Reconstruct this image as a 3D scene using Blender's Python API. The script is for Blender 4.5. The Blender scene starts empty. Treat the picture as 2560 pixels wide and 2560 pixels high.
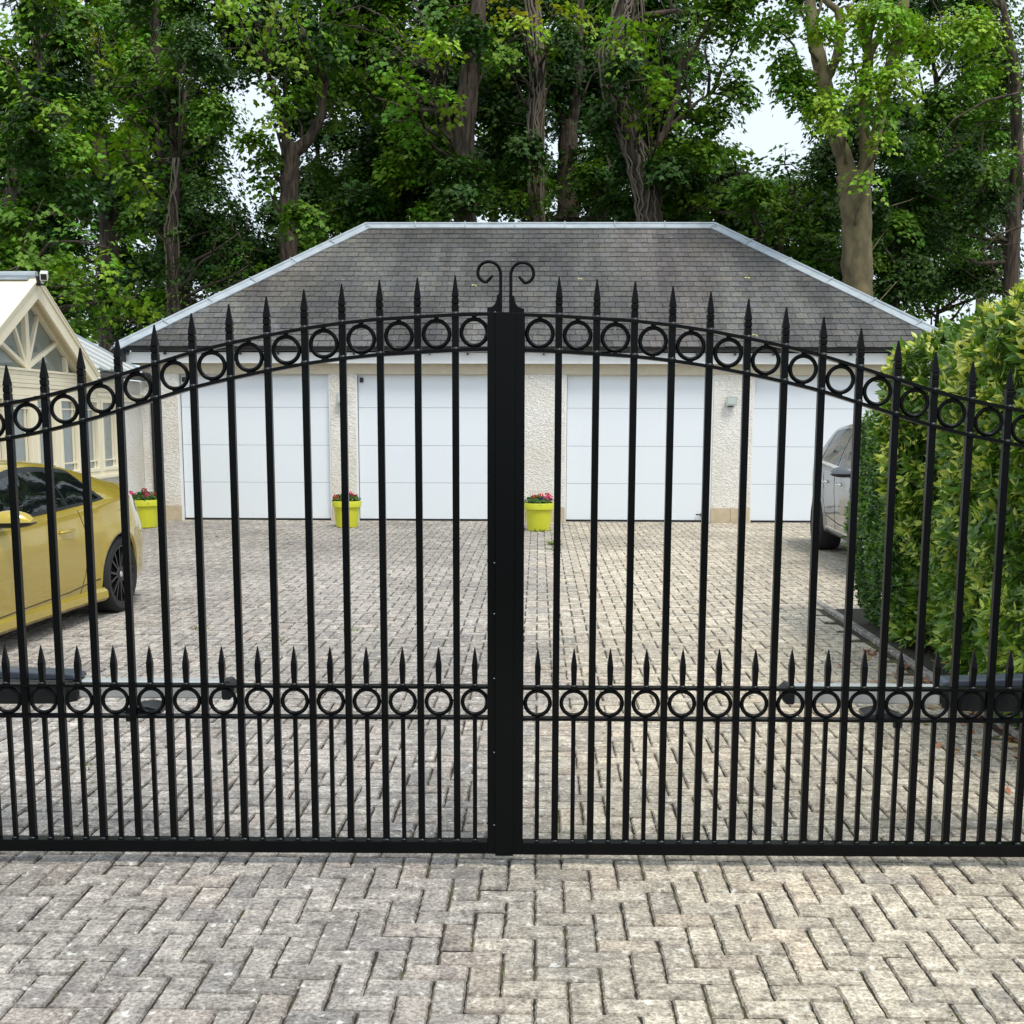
import bpy, math, random
import numpy as np
from mathutils import Vector, Matrix
random.seed(7); RNG = np.random.default_rng(7)
sc = bpy.context.scene
# ------------------------------------------------------------------ camera
F = 2970.0; CX = 1280.0; CY = 1490.0; EYE = 1.69
PITCH = math.atan(440 / 2970); YAW = .0215; ROLL = .003
def Rx(a): c, s = math.cos(a), math.sin(a); return np.array([[1, 0, 0], [0, c, -s], [0, s, c]])
def Rz(a): c, s = math.cos(a), math.sin(a); return np.array([[c, -s, 0], [s, c, 0], [0, 0, 1]])
RC = Rz(YAW) @ Rx(math.pi / 2 - PITCH) @ Rz(ROLL)
cam_d = bpy.data.cameras.new("camera"); cam = bpy.data.objects.new("camera", cam_d)
sc.collection.objects.link(cam)
cam_d.sensor_width = 36; cam_d.sensor_fit = 'HORIZONTAL'; cam_d.lens = F / 2560 * 36
cam_d.shift_y = (CY - 1280) / 2560; cam_d.clip_start = .05; cam_d.clip_end = 3000
M4 = Matrix([list(RC[i]) + [0] for i in range(3)] + [[0, 0, 0, 1]])
cam.matrix_world = Matrix.Translation((0, 0, EYE)) @ M4
sc.camera = cam
# ------------------------------------------------------------------ sky, sun, exposure
SUN_EL, SUN_AZ = math.radians(60), math.radians(150)     # azimuth measured from +Y towards +X
w = bpy.data.worlds.new("World"); sc.world = w; w.use_nodes = True
nt = w.node_tree; nt.nodes.clear()
sky = nt.nodes.new('ShaderNodeTexSky'); sky.sky_type = 'NISHITA'; sky.sun_disc = False
sky.sun_elevation = SUN_EL; sky.sun_rotation = SUN_AZ; sky.air_density = 1.0; sky.dust_density = 3.0
cloud = nt.nodes.new('ShaderNodeRGB'); cloud.outputs[0].default_value = (8.3, 9.3, 10.3, 1)   # even cloud cover, in the sky texture's units
mx = nt.nodes.new('ShaderNodeMix'); mx.data_type = 'RGBA'; mx.inputs[0].default_value = .85
nt.links.new(sky.outputs[0], mx.inputs[6]); nt.links.new(cloud.outputs[0], mx.inputs[7])
bg = nt.nodes.new('ShaderNodeBackground'); bg.inputs[1].default_value = .1
out = nt.nodes.new('ShaderNodeOutputWorld')
nt.links.new(mx.outputs[2], bg.inputs[0]); nt.links.new(bg.outputs[0], out.inputs[0])
sun_d = bpy.data.lights.new("sun", 'SUN'); sun_d.energy = 2.0; sun_d.angle = math.radians(18); sun_d.color = (1, .95, .86)
sun = bpy.data.objects.new("sun", sun_d); sc.collection.objects.link(sun)
sd = Vector((math.sin(SUN_AZ) * math.cos(SUN_EL), math.cos(SUN_AZ) * math.cos(SUN_EL), math.sin(SUN_EL)))
sun.rotation_euler = sd.to_track_quat('Z', 'Y').to_euler()
sc.view_settings.view_transform = 'Standard'; sc.view_settings.look = 'None'
sc.view_settings.exposure = .30; sc.view_settings.gamma = 1
sc.render.resolution_x = 1024; sc.render.resolution_y = 1024
sc.render.engine = 'CYCLES'
try:
    sc.cycles.max_bounces = 8; sc.cycles.transparent_max_bounces = 6; sc.cycles.use_denoising = True
except Exception: pass

# ------------------------------------------------------------------ helpers
def ray(x, y): return RC @ np.array([(x - CX) / F, -(y - CY) / F, -1.])
def atY(x, y, Y): d = ray(x, y); return np.array([0, 0, EYE]) + d * (Y / d[1])
def atP(x, y, Y): return atY(x * 1.325, y * 1.325, Y)         # pixel of the 1932 px view -> point at depth Y
def tag(o, label=None, cat=None, group=None, kind=None):
    if label: o['label'] = label
    if cat: o['category'] = cat
    if group: o['group'] = group
    if kind: o['kind'] = kind
    return o
def empty(name, loc=(0, 0, 0), rz=0, **k):
    o = bpy.data.objects.new(name, None); o.empty_display_size = .1
    sc.collection.objects.link(o); o.location = loc; o.rotation_euler = (0, 0, rz); return tag(o, **k)
def link(name, me, mats, parent=None):
    o = bpy.data.objects.new(name, me); sc.collection.objects.link(o)
    for m in (mats if isinstance(mats, (list, tuple)) else [mats]): me.materials.append(m)
    if parent: o.parent = parent
    return o
def np_mesh(name, V, loops, counts, col=None, mat_idx=None, smooth=False):
    me = bpy.data.meshes.new(name); V = np.asarray(V, dtype=np.float32)
    loops = np.asarray(loops, dtype=np.int32); counts = np.asarray(counts, dtype=np.int32)
    me.vertices.add(len(V)); me.vertices.foreach_set('co', V.ravel())
    me.loops.add(len(loops)); me.loops.foreach_set('vertex_index', loops)
    me.polygons.add(len(counts)); st = np.concatenate([[0], np.cumsum(counts)[:-1]]).astype(np.int32)
    me.polygons.foreach_set('loop_start', st)
    if mat_idx is not None: me.polygons.foreach_set('material_index', np.asarray(mat_idx, dtype=np.int32))
    me.polygons.foreach_set('use_smooth', np.full(len(counts), smooth))
    me.update(calc_edges=True)
    if col is not None:
        a = me.attributes.new('tint', 'FLOAT_COLOR', 'FACE'); c = np.ones((len(counts), 4), dtype=np.float32); c[:, :3] = col
        a.data.foreach_set('color', c.ravel())
    return me
class MB:
    """collects shapes into one mesh"""
    def __init__(s): s.v = []; s.f = []; s.m = []; s.c = []
    def add(s, V, Fs, mi=0, c=None):
        b = len(s.v); s.v += [tuple(map(float, p)) for p in V]; s.f += [tuple(i + b for i in f) for f in Fs]
        s.m += [mi] * len(Fs); s.c += [c or (1, 1, 1)] * len(Fs)
    def box(s, x0, x1, y0, y1, z0, z1, mi=0, c=None):
        s.add([(x0, y0, z0), (x1, y0, z0), (x1, y1, z0), (x0, y1, z0), (x0, y0, z1), (x1, y0, z1), (x1, y1, z1), (x0, y1, z1)],
              [(0, 3, 2, 1), (4, 5, 6, 7), (0, 1, 5, 4), (1, 2, 6, 5), (2, 3, 7, 6), (3, 0, 4, 7)], mi, c)
    def bar(s, p, q, wd, ht, mi=0, up=(0, 0, 1)):
        p, q = Vector(p), Vector(q); d = (q - p).normalized(); u = Vector(up)
        r = d.cross(u);
        if r.length < 1e-4: r = d.cross(Vector((0, 1, 0)))
        r.normalize(); u = r.cross(d); a, b = r * wd / 2, u * ht / 2
        s.add([p - a - b, p + a - b, p + a + b, p - a + b, q - a - b, q + a - b, q + a + b, q - a + b],
              [(0, 3, 2, 1), (4, 5, 6, 7), (0, 1, 5, 4), (1, 2, 6, 5), (2, 3, 7, 6), (3, 0, 4, 7)], mi)
    def tube(s, pts, rad, n=8, mi=0, closed=False, caps=True):
        pts = [Vector(p) for p in pts]; N = len(pts)
        if not isinstance(rad, (list, tuple, np.ndarray)): rad = [rad] * N
        b = len(s.v); prev = None
        for i, p in enumerate(pts):
            if closed: d = pts[(i + 1) % N] - pts[i - 1]
            else: d = pts[min(i + 1, N - 1)] - pts[max(i - 1, 0)]
            d.normalize()
            if prev is None:
                a = d.cross(Vector((0, 0, 1)))
                if a.length < .05: a = d.cross(Vector((1, 0, 0)))
            else: a = prev - d * prev.dot(d)
            a.normalize(); prev = a; c = d.cross(a)
            for k in range(n):
                t = 2 * math.pi * k / n; s.v.append(tuple(p + (a * math.cos(t) + c * math.sin(t)) * rad[i]))
        R = N if closed else N - 1; nf = 0
        for i in range(R):
            for k in range(n):
                j = (i + 1) % N
                s.f.append((b + i * n + k, b + i * n + (k + 1) % n, b + j * n + (k + 1) % n, b + j * n + k)); nf += 1
        if caps and not closed:
            s.f.append(tuple(b + k for k in range(n))[::-1]); s.f.append(tuple(b + (N - 1) * n + k for k in range(n))); nf += 2
        s.m += [mi] * nf; s.c += [(1, 1, 1)] * nf
    def lathe(s, prof, n=24, c=(0, 0, 0), mi=0, axis='z'):
        b = len(s.v)
        for r, z in prof:
            for k in range(n):
                t = 2 * math.pi * k / n; x, y = r * math.cos(t), r * math.sin(t)
                s.v.append((c[0] + x, c[1] + y, c[2] + z) if axis == 'z' else (c[0] + x, c[1] + z, c[2] + y))
        for i in range(len(prof) - 1):
            for k in range(n):
                q = (b + i * n + k, b + i * n + (k + 1) % n, b + (i + 1) * n + (k + 1) % n, b + (i + 1) * n + k)
                s.f.append(q if axis == 'z' else q[::-1])
        s.m += [mi] * (n * (len(prof) - 1)); s.c += [(1, 1, 1)] * (n * (len(prof) - 1))
    def prism(s, poly, fn, d0, d1, mi=0):
        """extrude 2D polygon; fn(u, v, d) -> point"""
        n = len(poly); V = [fn(u, v, d0) for u, v in poly] + [fn(u, v, d1) for u, v in poly]
        Fs = [tuple(range(n))[::-1], tuple(range(n, 2 * n))] + [(i, (i + 1) % n, n + (i + 1) % n, n + i) for i in range(n)]
        s.add(V, Fs, mi)
    def build(s, name, mats, parent=None, smooth=False, bevel=0, col=False, segs=2, auto=False):
        me = bpy.data.meshes.new(name); me.from_pydata(s.v, [], s.f); me.update()
        me.polygons.foreach_set('material_index', s.m)
        if smooth or auto: me.polygons.foreach_set('use_smooth', [True] * len(s.f))
        if auto:
            try: me.set_sharp_from_angle(angle=math.radians(35))
            except Exception: pass
        if col:
            a = me.attributes.new('tint', 'FLOAT_COLOR', 'FACE')
            a.data.foreach_set('color', np.array([tuple(c) + (1,) for c in s.c], dtype=np.float32).ravel())
        o = link(name, me, mats, parent)
        if bevel:
            m = o.modifiers.new('bevel', 'BEVEL'); m.width = bevel; m.segments = segs; m.limit_method = 'ANGLE'; m.angle_limit = .6
        return o
# ------------------------------------------------------------------ materials
def mat(name, col=(.5, .5, .5), rough=.6, metal=0., spec=.5, noise=None, bump=None, tint=0, var=0., coat=0., trans=0., ior=None):
    """noise=(scale, amount, dark colour), bump=(scale, distance, detail)"""
    m = bpy.data.materials.new(name); m.use_nodes = True; t = m.node_tree; N = t.nodes; L = t.links
    b = N['Principled BSDF']; b.inputs['Roughness'].default_value = rough; b.inputs['Metallic'].default_value = metal
    b.inputs['Specular IOR Level'].default_value = spec; b.inputs['Base Color'].default_value = (*col, 1)
    if coat: b.inputs['Coat Weight'].default_value = coat; b.inputs['Coat Roughness'].default_value = .03
    if ior: b.inputs['IOR'].default_value = ior
    src = None; tc = N.new('ShaderNodeTexCoord')
    if tint:
        a = N.new('ShaderNodeAttribute'); a.attribute_name = 'tint'; src = a.outputs['Color']
        if tint == 2:
            q = N.new('ShaderNodeMix'); q.data_type = 'RGBA'; q.blend_type = 'MULTIPLY'; q.inputs[0].default_value = 1
            q.inputs[6].default_value = (*col, 1); L.new(src, q.inputs[7]); src = q.outputs[2]
    if noise:
        nz = N.new('ShaderNodeTexNoise'); nz.inputs['Scale'].default_value = noise[0]; nz.inputs['Detail'].default_value = 6
        L.new(tc.outputs['Object'], nz.inputs['Vector'])
        r = N.new('ShaderNodeValToRGB'); r.color_ramp.elements[0].position = .38; r.color_ramp.elements[1].position = .66
        L.new(nz.outputs['Fac'], r.inputs[0])
        mm = N.new('ShaderNodeMath'); mm.operation = 'MULTIPLY'; mm.inputs[1].default_value = noise[1]; L.new(r.outputs[0], mm.inputs[0])
        q = N.new('ShaderNodeMix'); q.data_type = 'RGBA'; L.new(mm.outputs[0], q.inputs[0])
        if src: L.new(src, q.inputs[6])
        else: q.inputs[6].default_value = (*col, 1)
        q.inputs[7].default_value = (*noise[2], 1); src = q.outputs[2]
    if src: L.new(src, b.inputs['Base Color'])
    if bump:
        nz = N.new('ShaderNodeTexNoise'); nz.inputs['Scale'].default_value = bump[0]; nz.inputs['Detail'].default_value = bump[2]
        L.new(tc.outputs['Object'], nz.inputs['Vector'])
        bp = N.new('ShaderNodeBump'); bp.inputs['Strength'].default_value = 1; bp.inputs['Distance'].default_value = bump[1]
        L.new(nz.outputs['Fac'], bp.inputs['Height']); L.new(bp.outputs[0], b.inputs['Normal'])
    return m
def leaf_mat(name, rough=.5, trans=.3, spec=.5):
    m = bpy.data.materials.new(name); m.use_nodes = True; t = m.node_tree; N = t.nodes; L = t.links
    b = N['Principled BSDF']; b.inputs['Roughness'].default_value = rough; b.inputs['Specular IOR Level'].default_value = spec
    a = N.new('ShaderNodeAttribute'); a.attribute_name = 'tint'; L.new(a.outputs['Color'], b.inputs['Base Color'])
    tr = N.new('ShaderNodeBsdfTranslucent')
    g = N.new('ShaderNodeMix'); g.data_type = 'RGBA'; g.blend_type = 'MULTIPLY'; g.inputs[0].default_value = 1
    L.new(a.outputs['Color'], g.inputs[6]); g.inputs[7].default_value = (1.3, 1.35, .5, 1); L.new(g.outputs[2], tr.inputs[0])
    ms = N.new('ShaderNodeMixShader'); ms.inputs[0].default_value = trans
    L.new(b.outputs[0], ms.inputs[1]); L.new(tr.outputs[0], ms.inputs[2]); L.new(ms.outputs[0], N['Material Output'].inputs[0])
    return m
M = {}
M['gate'] = mat('black_gloss_paint', (.0025, .003, .0035), .28, spec=.13, bump=(60, .0003, 3))
M['weld'] = mat('painted_weld', (.012, .013, .015), .25, spec=.5)
M['white'] = mat('white_paint', (.83, .84, .84), .45, noise=(6, .12, (.6, .6, .56)))
M['door'] = mat('white_door_panel', (.78, .83, .88), .35, bump=(90, .0008, 2))
M['groove'] = mat('door_groove', (.30, .34, .38), .6)
M['black'] = mat('black_plastic', (.012, .013, .015), .35)
M['rubber'] = mat('black_rubber', (.012, .012, .012), .75)
M['lead'] = mat('lead_flashing', (.40, .45, .49), .55, noise=(5, .6, (.27, .31, .34)), bump=(14, .004, 4))
M['cream'] = mat('cream_paint', (.86, .79, .60), .5, noise=(3, .2, (.78, .70, .50)))
M['cream_board'] = mat('cream_boarding', (.84, .77, .58), .55, noise=(3, .25, (.74, .66, .47)))
M['stone'] = mat('sandstone', (.56, .47, .33), .85, noise=(9, .6, (.42, .34, .23)), bump=(50, .004, 6))
M['alu'] = mat('silver_painted_aluminium', (.66, .68, .68), .33, metal=.35)
M['motor'] = mat('slate_blue_plastic', (.055, .068, .095), .3)
M['pot'] = mat('lime_glazed_plastic', (.60, .62, .035), .32, noise=(8, .15, (.48, .50, .03)))
M['soil'] = mat('soil', (.045, .034, .024), .95, bump=(30, .02, 8), noise=(4, .6, (.03, .04, .015)))
M['tyre'] = mat('tyre_rubber', (.015, .015, .016), .8)
M['rim_dark'] = mat('dark_alloy', (.035, .037, .04), .3, metal=.8)
M['rim'] = mat('silver_alloy', (.62, .62, .63), .28, metal=.9)
M['arch'] = mat('arch_liner', (.006, .006, .006), .9)
M['gold'] = mat('yellow_metallic_paint', (.50, .365, .035), .24, metal=.35, coat=1.0, noise=(500, .1, (.6, .44, .08)))
M['grey_paint'] = mat('grey_metallic_paint', (.11, .12, .13), .3, metal=.35, coat=.8)
M['carglass'] = mat('car_glass', (.004, .006, .007), .02, spec=.5)
M['chrome'] = mat('chrome', (.8, .8, .8), .12, metal=1)
M['seam'] = mat('panel_gap', (.02, .018, .01), .8)
M['taillight'] = mat('red_lamp_plastic', (.45, .03, .05), .15, coat=.6)
M['winglass'] = mat('window_glass', (.20, .235, .22), .03, spec=.8, ior=1.75)
M['roofglass'] = mat('roof_glass', (.20, .24, .23), .12, spec=.6)
M['white_plastic'] = mat('white_plastic', (.75, .76, .76), .35)
M['lamp'] = mat('floodlight_glass', (.55, .6, .55), .1, metal=.3)
M['lampbox'] = mat('grey_green_metal', (.42, .47, .45), .4)
M['greyplastic'] = mat('dark_grey_plastic', (.09, .095, .10), .4)
def render_mat():
    m = mat('roughcast_render', (.76, .735, .68), .9)
    N = m.node_tree.nodes; L = m.node_tree.links; b = N['Principled BSDF']; tc = N.new('ShaderNodeTexCoord')
    v = N.new('ShaderNodeTexVoronoi'); v.inputs['Scale'].default_value = 24; v.feature = 'SMOOTH_F1'
    nz = N.new('ShaderNodeTexNoise'); nz.inputs['Scale'].default_value = 30; nz.inputs['Detail'].default_value = 3
    mp = N.new('ShaderNodeMapping'); mp.inputs['Scale'].default_value = (1, 1, 1.7)
    L.new(tc.outputs['Object'], mp.inputs[0]); L.new(mp.outputs[0], nz.inputs['Vector'])
    q = N.new('ShaderNodeMix'); q.data_type = 'RGBA'; q.inputs[0].default_value = .15
    L.new(mp.outputs[0], q.inputs[6]); L.new(nz.outputs['Color'], q.inputs[7]); L.new(q.outputs[2], v.inputs['Vector'])
    mt = N.new('ShaderNodeMath'); mt.operation = 'ADD'; L.new(v.outputs['Distance'], mt.inputs[0]); L.new(nz.outputs['Fac'], mt.inputs[1])
    bp = N.new('ShaderNodeBump'); bp.inputs['Strength'].default_value = 1; bp.inputs['Distance'].default_value = .02
    L.new(mt.outputs[0], bp.inputs['Height']); L.new(bp.outputs[0], b.inputs['Normal'])
    n2 = N.new('ShaderNodeTexNoise'); n2.inputs['Scale'].default_value = 1.3; n2.inputs['Detail'].default_value = 6; L.new(tc.outputs['Object'], n2.inputs['Vector'])
    r = N.new('ShaderNodeValToRGB'); r.color_ramp.elements[0].color = (.80, .76, .67, 1); r.color_ramp.elements[1].color = (.90, .88, .84, 1)
    r.color_ramp.elements[0].position = .35; r.color_ramp.elements[1].position = .6
    L.new(n2.outputs['Fac'], r.inputs[0]); L.new(r.outputs[0], b.inputs['Base Color'])
    return m
M['render'] = render_mat()
M['lintel'] = mat('smooth_beige_render', (.60, .54, .42), .9, noise=(8, .5, (.50, .44, .33)), bump=(60, .003, 4))
def bark(name, c1, c2, sc_=(9, 9, 1.6), d=.03):
    m = mat(name, c1, .95); N = m.node_tree.nodes; L = m.node_tree.links; b = N['Principled BSDF']; tc = N.new('ShaderNodeTexCoord')
    mp = N.new('ShaderNodeMapping'); mp.inputs['Scale'].default_value = sc_; L.new(tc.outputs['Object'], mp.inputs[0])
    nz = N.new('ShaderNodeTexNoise'); nz.inputs['Scale'].default_value = 1.6; nz.inputs['Detail'].default_value = 8; L.new(mp.outputs[0], nz.inputs['Vector'])
    r = N.new('ShaderNodeValToRGB'); r.color_ramp.elements[0].color = (*c2, 1); r.color_ramp.elements[1].color = (*c1, 1)
    r.color_ramp.elements[0].position = .38; r.color_ramp.elements[1].position = .62
    L.new(nz.outputs['Fac'], r.inputs[0]); L.new(r.outputs[0], b.inputs['Base Color'])
    bp = N.new('ShaderNodeBump'); bp.inputs['Distance'].default_value = d; bp.inputs['Strength'].default_value = 1
    L.new(nz.outputs['Fac'], bp.inputs['Height']); L.new(bp.outputs[0], b.inputs['Normal'])
    return m
M['bark'] = bark('rough_bark', (.105, .078, .056), (.028, .021, .016))
M['bark_smooth'] = bark('greenish_smooth_bark', (.20, .165, .085), (.11, .09, .05), (4, 4, 2.2), .012)
M['vine'] = mat('dry_vine', (.17, .14, .11), .9, bump=(40, .004, 4))
M['leaf'] = leaf_mat('tree_leaf', .5, .24, .3); M['hedge_leaf'] = leaf_mat('hedge_leaf', .35, .25, .6); M['deadleaf'] = leaf_mat('dead_leaf', .7, .15)
M['petal'] = leaf_mat('petal', .6, .2)

# ------------------------------------------------------------------ ground and driveway
def paver_mat():
    m = mat('concrete_block', (.4, .4, .4), .88); N = m.node_tree.nodes; L = m.node_tree.links; b = N['Principled BSDF']; b.inputs['Specular IOR Level'].default_value = .25
    tc = N.new('ShaderNodeTexCoord'); a = N.new('ShaderNodeAttribute'); a.attribute_name = 'tint'
    def noise(s, d, rg=.6):
        n = N.new('ShaderNodeTexNoise'); n.inputs['Scale'].default_value = s; n.inputs['Detail'].default_value = d; n.inputs['Roughness'].default_value = rg
        L.new(tc.outputs['Object'], n.inputs['Vector']); return n.outputs['Fac']
    def ramp(f, p0, c0, p1, c1):
        r = N.new('ShaderNodeValToRGB'); e = r.color_ramp.elements; e[0].position = p0; e[1].position = p1
        e[0].color = (*c0, 1); e[1].color = (*c1, 1); L.new(f, r.inputs[0]); return r.outputs[0]
    def mixc(f, A, B, mode='MIX'):
        q = N.new('ShaderNodeMix'); q.data_type = 'RGBA'; q.blend_type = mode
        for s, i in ((f, 0), (A, 6), (B, 7)):
            if hasattr(s, 'links'): L.new(s, q.inputs[i])
            else: q.inputs[i].default_value = s if i == 0 else (*s, 1)
        return q.outputs[2]
    c = mixc(1.0, a.outputs['Color'], ramp(noise(75, 5, .7), .36, (.48, .47, .47), .62, (1.38, 1.37, 1.34)), 'MULTIPLY')
    c = mixc(1.0, c, ramp(noise(13, 6, .75), .36, (.58, .57, .58), .62, (1.26, 1.26, 1.23)), 'MULTIPLY')
    c = mixc(ramp(noise(2.2, 8, .65), .54, (0, 0, 0), .72, (.6, .6, .6)), c, (.19, .18, .18))                  # dark weathering
    c = mixc(ramp(noise(26, 4, .5), .625, (0, 0, 0), .68, (.7, .7, .7)), c, (.74, .74, .69))                    # pale lichen
    c = mixc(ramp(noise(7, 6, .7), .66, (0, 0, 0), .8, (.5, .5, .5)), c, (.22, .24, .11))                          # green film
    L.new(c, b.inputs['Base Color'])
    bp = N.new('ShaderNodeBump'); bp.inputs['Distance'].default_value = .004; bp.inputs['Strength'].default_value = .8
    L.new(noise(110, 5), bp.inputs['Height']); L.new(bp.outputs[0], b.inputs['Normal']); return m
M['paver'] = paver_mat()
def joint_mat():
    m = mat('joint_sand', (.05, .04, .03), .98, bump=(80, .01, 5)); N = m.node_tree.nodes; L = m.node_tree.links; b = N['Principled BSDF']
    tc = N.new('ShaderNodeTexCoord'); n = N.new('ShaderNodeTexNoise'); n.inputs['Scale'].default_value = 4.5; n.inputs['Detail'].default_value = 7; n.inputs['Roughness'].default_value = .7
    L.new(tc.outputs['Object'], n.inputs['Vector']); r = N.new('ShaderNodeValToRGB'); e = r.color_ramp.elements
    e[0].position = .45; e[0].color = (.032, .026, .02, 1); e[1].position = .66; e[1].color = (.12, .15, .035, 1)
    x = r.color_ramp.elements.new(.54); x.color = (.075, .055, .03, 1)
    L.new(n.outputs['Fac'], r.inputs[0]); L.new(r.outputs[0], b.inputs['Base Color']); return m
M['joint'] = joint_mat()
g = MB(); g.add([(-900, -200, -.06), (900, -200, -.06), (900, 1500, -.06), (-900, 1500, -.06)], [(0, 1, 2, 3)])
M['turf'] = mat('rough_turf', (.05, .075, .02), .95, noise=(.6, .7, (.03, .04, .015)), bump=(8, .06, 8))
tag(g.build('ground', M['turf']), kind='structure')
def vnoise(x, y, s, seed=0):
    """smooth value noise"""
    r = np.random.default_rng(seed).random((64, 64)); X = np.asarray(x) / s; Y = np.asarray(y) / s
    i = np.floor(X).astype(int); j = np.floor(Y).astype(int); f = X - i; g_ = Y - j; f = f * f * (3 - 2 * f); g_ = g_ * g_ * (3 - 2 * g_)
    R_ = lambda a, b_: r[a % 64, b_ % 64]
    return (R_(i, j) * (1 - f) + R_(i + 1, j) * f) * (1 - g_) + (R_(i, j + 1) * (1 - f) + R_(i + 1, j + 1) * f) * g_
PT = .1015
def driveway():
    V = []; Lp = []; Ct = []; Col = []; base = 0
    J0 = 4.325                                     # a joint line (depth) measured in the photo
    for i in range(-92, 72):
        for j in range(-42, 155):
            k = (i - j) % 4
            if k == 0: w_, d_ = 2, 1
            elif k == 3: w_, d_ = 1, 2
            else: continue
            x0 = i * PT - .002; y0 = J0 + (j - 1) * PT; x1 = x0 + w_ * PT; y1 = y0 + d_ * PT
            if y1 > 19.86 or y0 < .1: continue
            if y0 < 10.6 and x1 > 2.60: continue
            if x0 < -6.55 and y1 > 13.4: continue
            if abs(x0) > y0 * .6 + 2.2: continue
            near = y0 < 8.5; fine = 2 if y0 < 5.2 else 1; cx, cy = (x0 + x1) / 2, (y0 + y1) / 2
            g2 = .0016 + random.random() * .0028
            if near:
                nx, ny = (w_ * 2 + 1) * fine, (d_ * 2 + 1) * fine
                pts = [(x0 + g2 + (x1 - x0 - 2 * g2) * t / nx, y0 + g2) for t in range(nx)] + [(x1 - g2, y0 + g2 + (y1 - y0 - 2 * g2) * t / ny) for t in range(ny)] \
                    + [(x1 - g2 - (x1 - x0 - 2 * g2) * t / nx, y1 - g2) for t in range(nx)] + [(x0 + g2, y1 - g2 - (y1 - y0 - 2 * g2) * t / ny) for t in range(ny)]
            else: pts = [(x0 + g2, y0 + g2), (x1 - g2, y0 + g2), (x1 - g2, y1 - g2), (x0 + g2, y1 - g2)]
            P = np.array(pts); n = len(P); js = .0015 if near else .001
            P = P + RNG.normal(0, js, P.shape)
            ang = random.gauss(0, .006); c_, s_ = math.cos(ang), math.sin(ang); Q = P - (cx, cy)
            Q = np.c_[Q[:, 0] * c_ - Q[:, 1] * s_, Q[:, 0] * s_ + Q[:, 1] * c_] + RNG.normal(0, .0008, 2); P = Q + (cx, cy)
            top = random.gauss(0, .0016); tx, ty = random.gauss(0, .010), random.gauss(0, .010)
            zt = top + Q[:, 0] * tx + Q[:, 1] * ty
            sx = (w_ * PT / 2 - .0065) / (w_ * PT / 2); sy = (d_ * PT / 2 - .0065) / (d_ * PT / 2)
            I = np.c_[Q[:, 0] * sx, Q[:, 1] * sy] + (cx, cy)
            rings = [np.c_[I, zt], np.c_[P, zt - .0075], np.c_[P, np.full(n, -.028)]]
            V.append(np.vstack(rings)); Lp.append(np.arange(n) + base); Ct.append([n])
            for r_ in (0, 1):
                a = base + r_ * n + np.arange(n); a2 = base + r_ * n + (np.arange(n) + 1) % n
                Lp.append(np.stack([a, a + n, a2 + n, a2], 1).ravel()); Ct.append([4] * n)
            base += 3 * n
            # an older, greyer, purplish batch on the left, buff blocks on the right
            edge = .02 + (vnoise(cx, cy, .5, 3) - .5) * .55 + .12 * max(0, (cy - 4)) * .15 - .10 * (4.4 - min(cy, 4.4)) * .3
            t = min(1, max(0, (cx - edge) / .8 + .5)); v = vnoise(cx, cy, 1.1, 5)
            buff = np.array([.60, .54, .44]); old = np.array([.44, .41, .38])
            c = old * (1 - t) + buff * t; c = c * (.80 + .30 * v) * random.uniform(.84, 1.14)
            if random.random() < .08: c = c * np.array([.84, .85, .88])
            if random.random() < .12: c = c * np.array([1.02, .98, .96])
            if 15.5 < cy < 19.6: c = c * (1 - .22 * vnoise(cx, cy, .6, 9))
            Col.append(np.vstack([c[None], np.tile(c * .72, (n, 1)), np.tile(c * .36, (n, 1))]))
    nb = base; bed = [(-9.4, .1, -.011), (2.62, .1, -.011), (2.62, 10.6, -.011), (7.3, 10.6, -.011), (7.3, 19.95, -.011), (-9.4, 19.95, -.011)]
    V.append(np.array(bed)); Lp.append(np.array([0, 1, 2, 3, 4, 5]) + nb); Ct.append([6]); Col.append(np.array([[1, 1, 1]]))
    Ct = np.concatenate(Ct); mi = np.zeros(len(Ct), int); mi[-1] = 1
    me = np_mesh('driveway', np.vstack(V), np.concatenate(Lp), Ct, np.vstack(Col), mi)
    tag(link('driveway', me, [M['paver'], M['joint']]), kind='structure')
driveway()
# threshold course of blocks along the garage
b = MB()
x = -6.0
while x < 6.4:
    wd = .2; b.box(x + .003, x + wd - .003, 19.868, 19.962, -.03, .004 + random.gauss(0, .001), 0, tuple(np.array([.47, .44, .38]) * random.uniform(.85, 1.1))); x += wd
tag(b.build('threshold', M['paver'], col=True, bevel=.003), kind='structure')
# kerb and planting bed by the hedge
b = MB(); y = .3
while y < 10.6:
    b.box(2.605, 2.665, y + .004, y + .91, -.1, .022, 0, tuple(np.array([.33, .31, .28]) * random.uniform(.85, 1.1))); y += .915
tag(b.build('kerb', M['paver'], col=True, bevel=.006), kind='structure')
b = MB(); n = 24
for i in range(n):
    for j in range(6):
        x0, x1 = 2.666 + j * .5, 2.666 + (j + 1) * .5; y0, y1 = .3 + i * .43, .3 + (i + 1) * .43
        z = lambda a, c: -.01 + .05 * float(vnoise(a, c, .4, 4))
        b.add([(x0, y0, z(x0, y0)), (x1, y0, z(x1, y0)), (x1, y1, z(x1, y1)), (x0, y1, z(x0, y1))], [(0, 1, 2, 3)])
tag(b.build('planting_bed', M['soil'], smooth=True), kind='structure')

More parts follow.
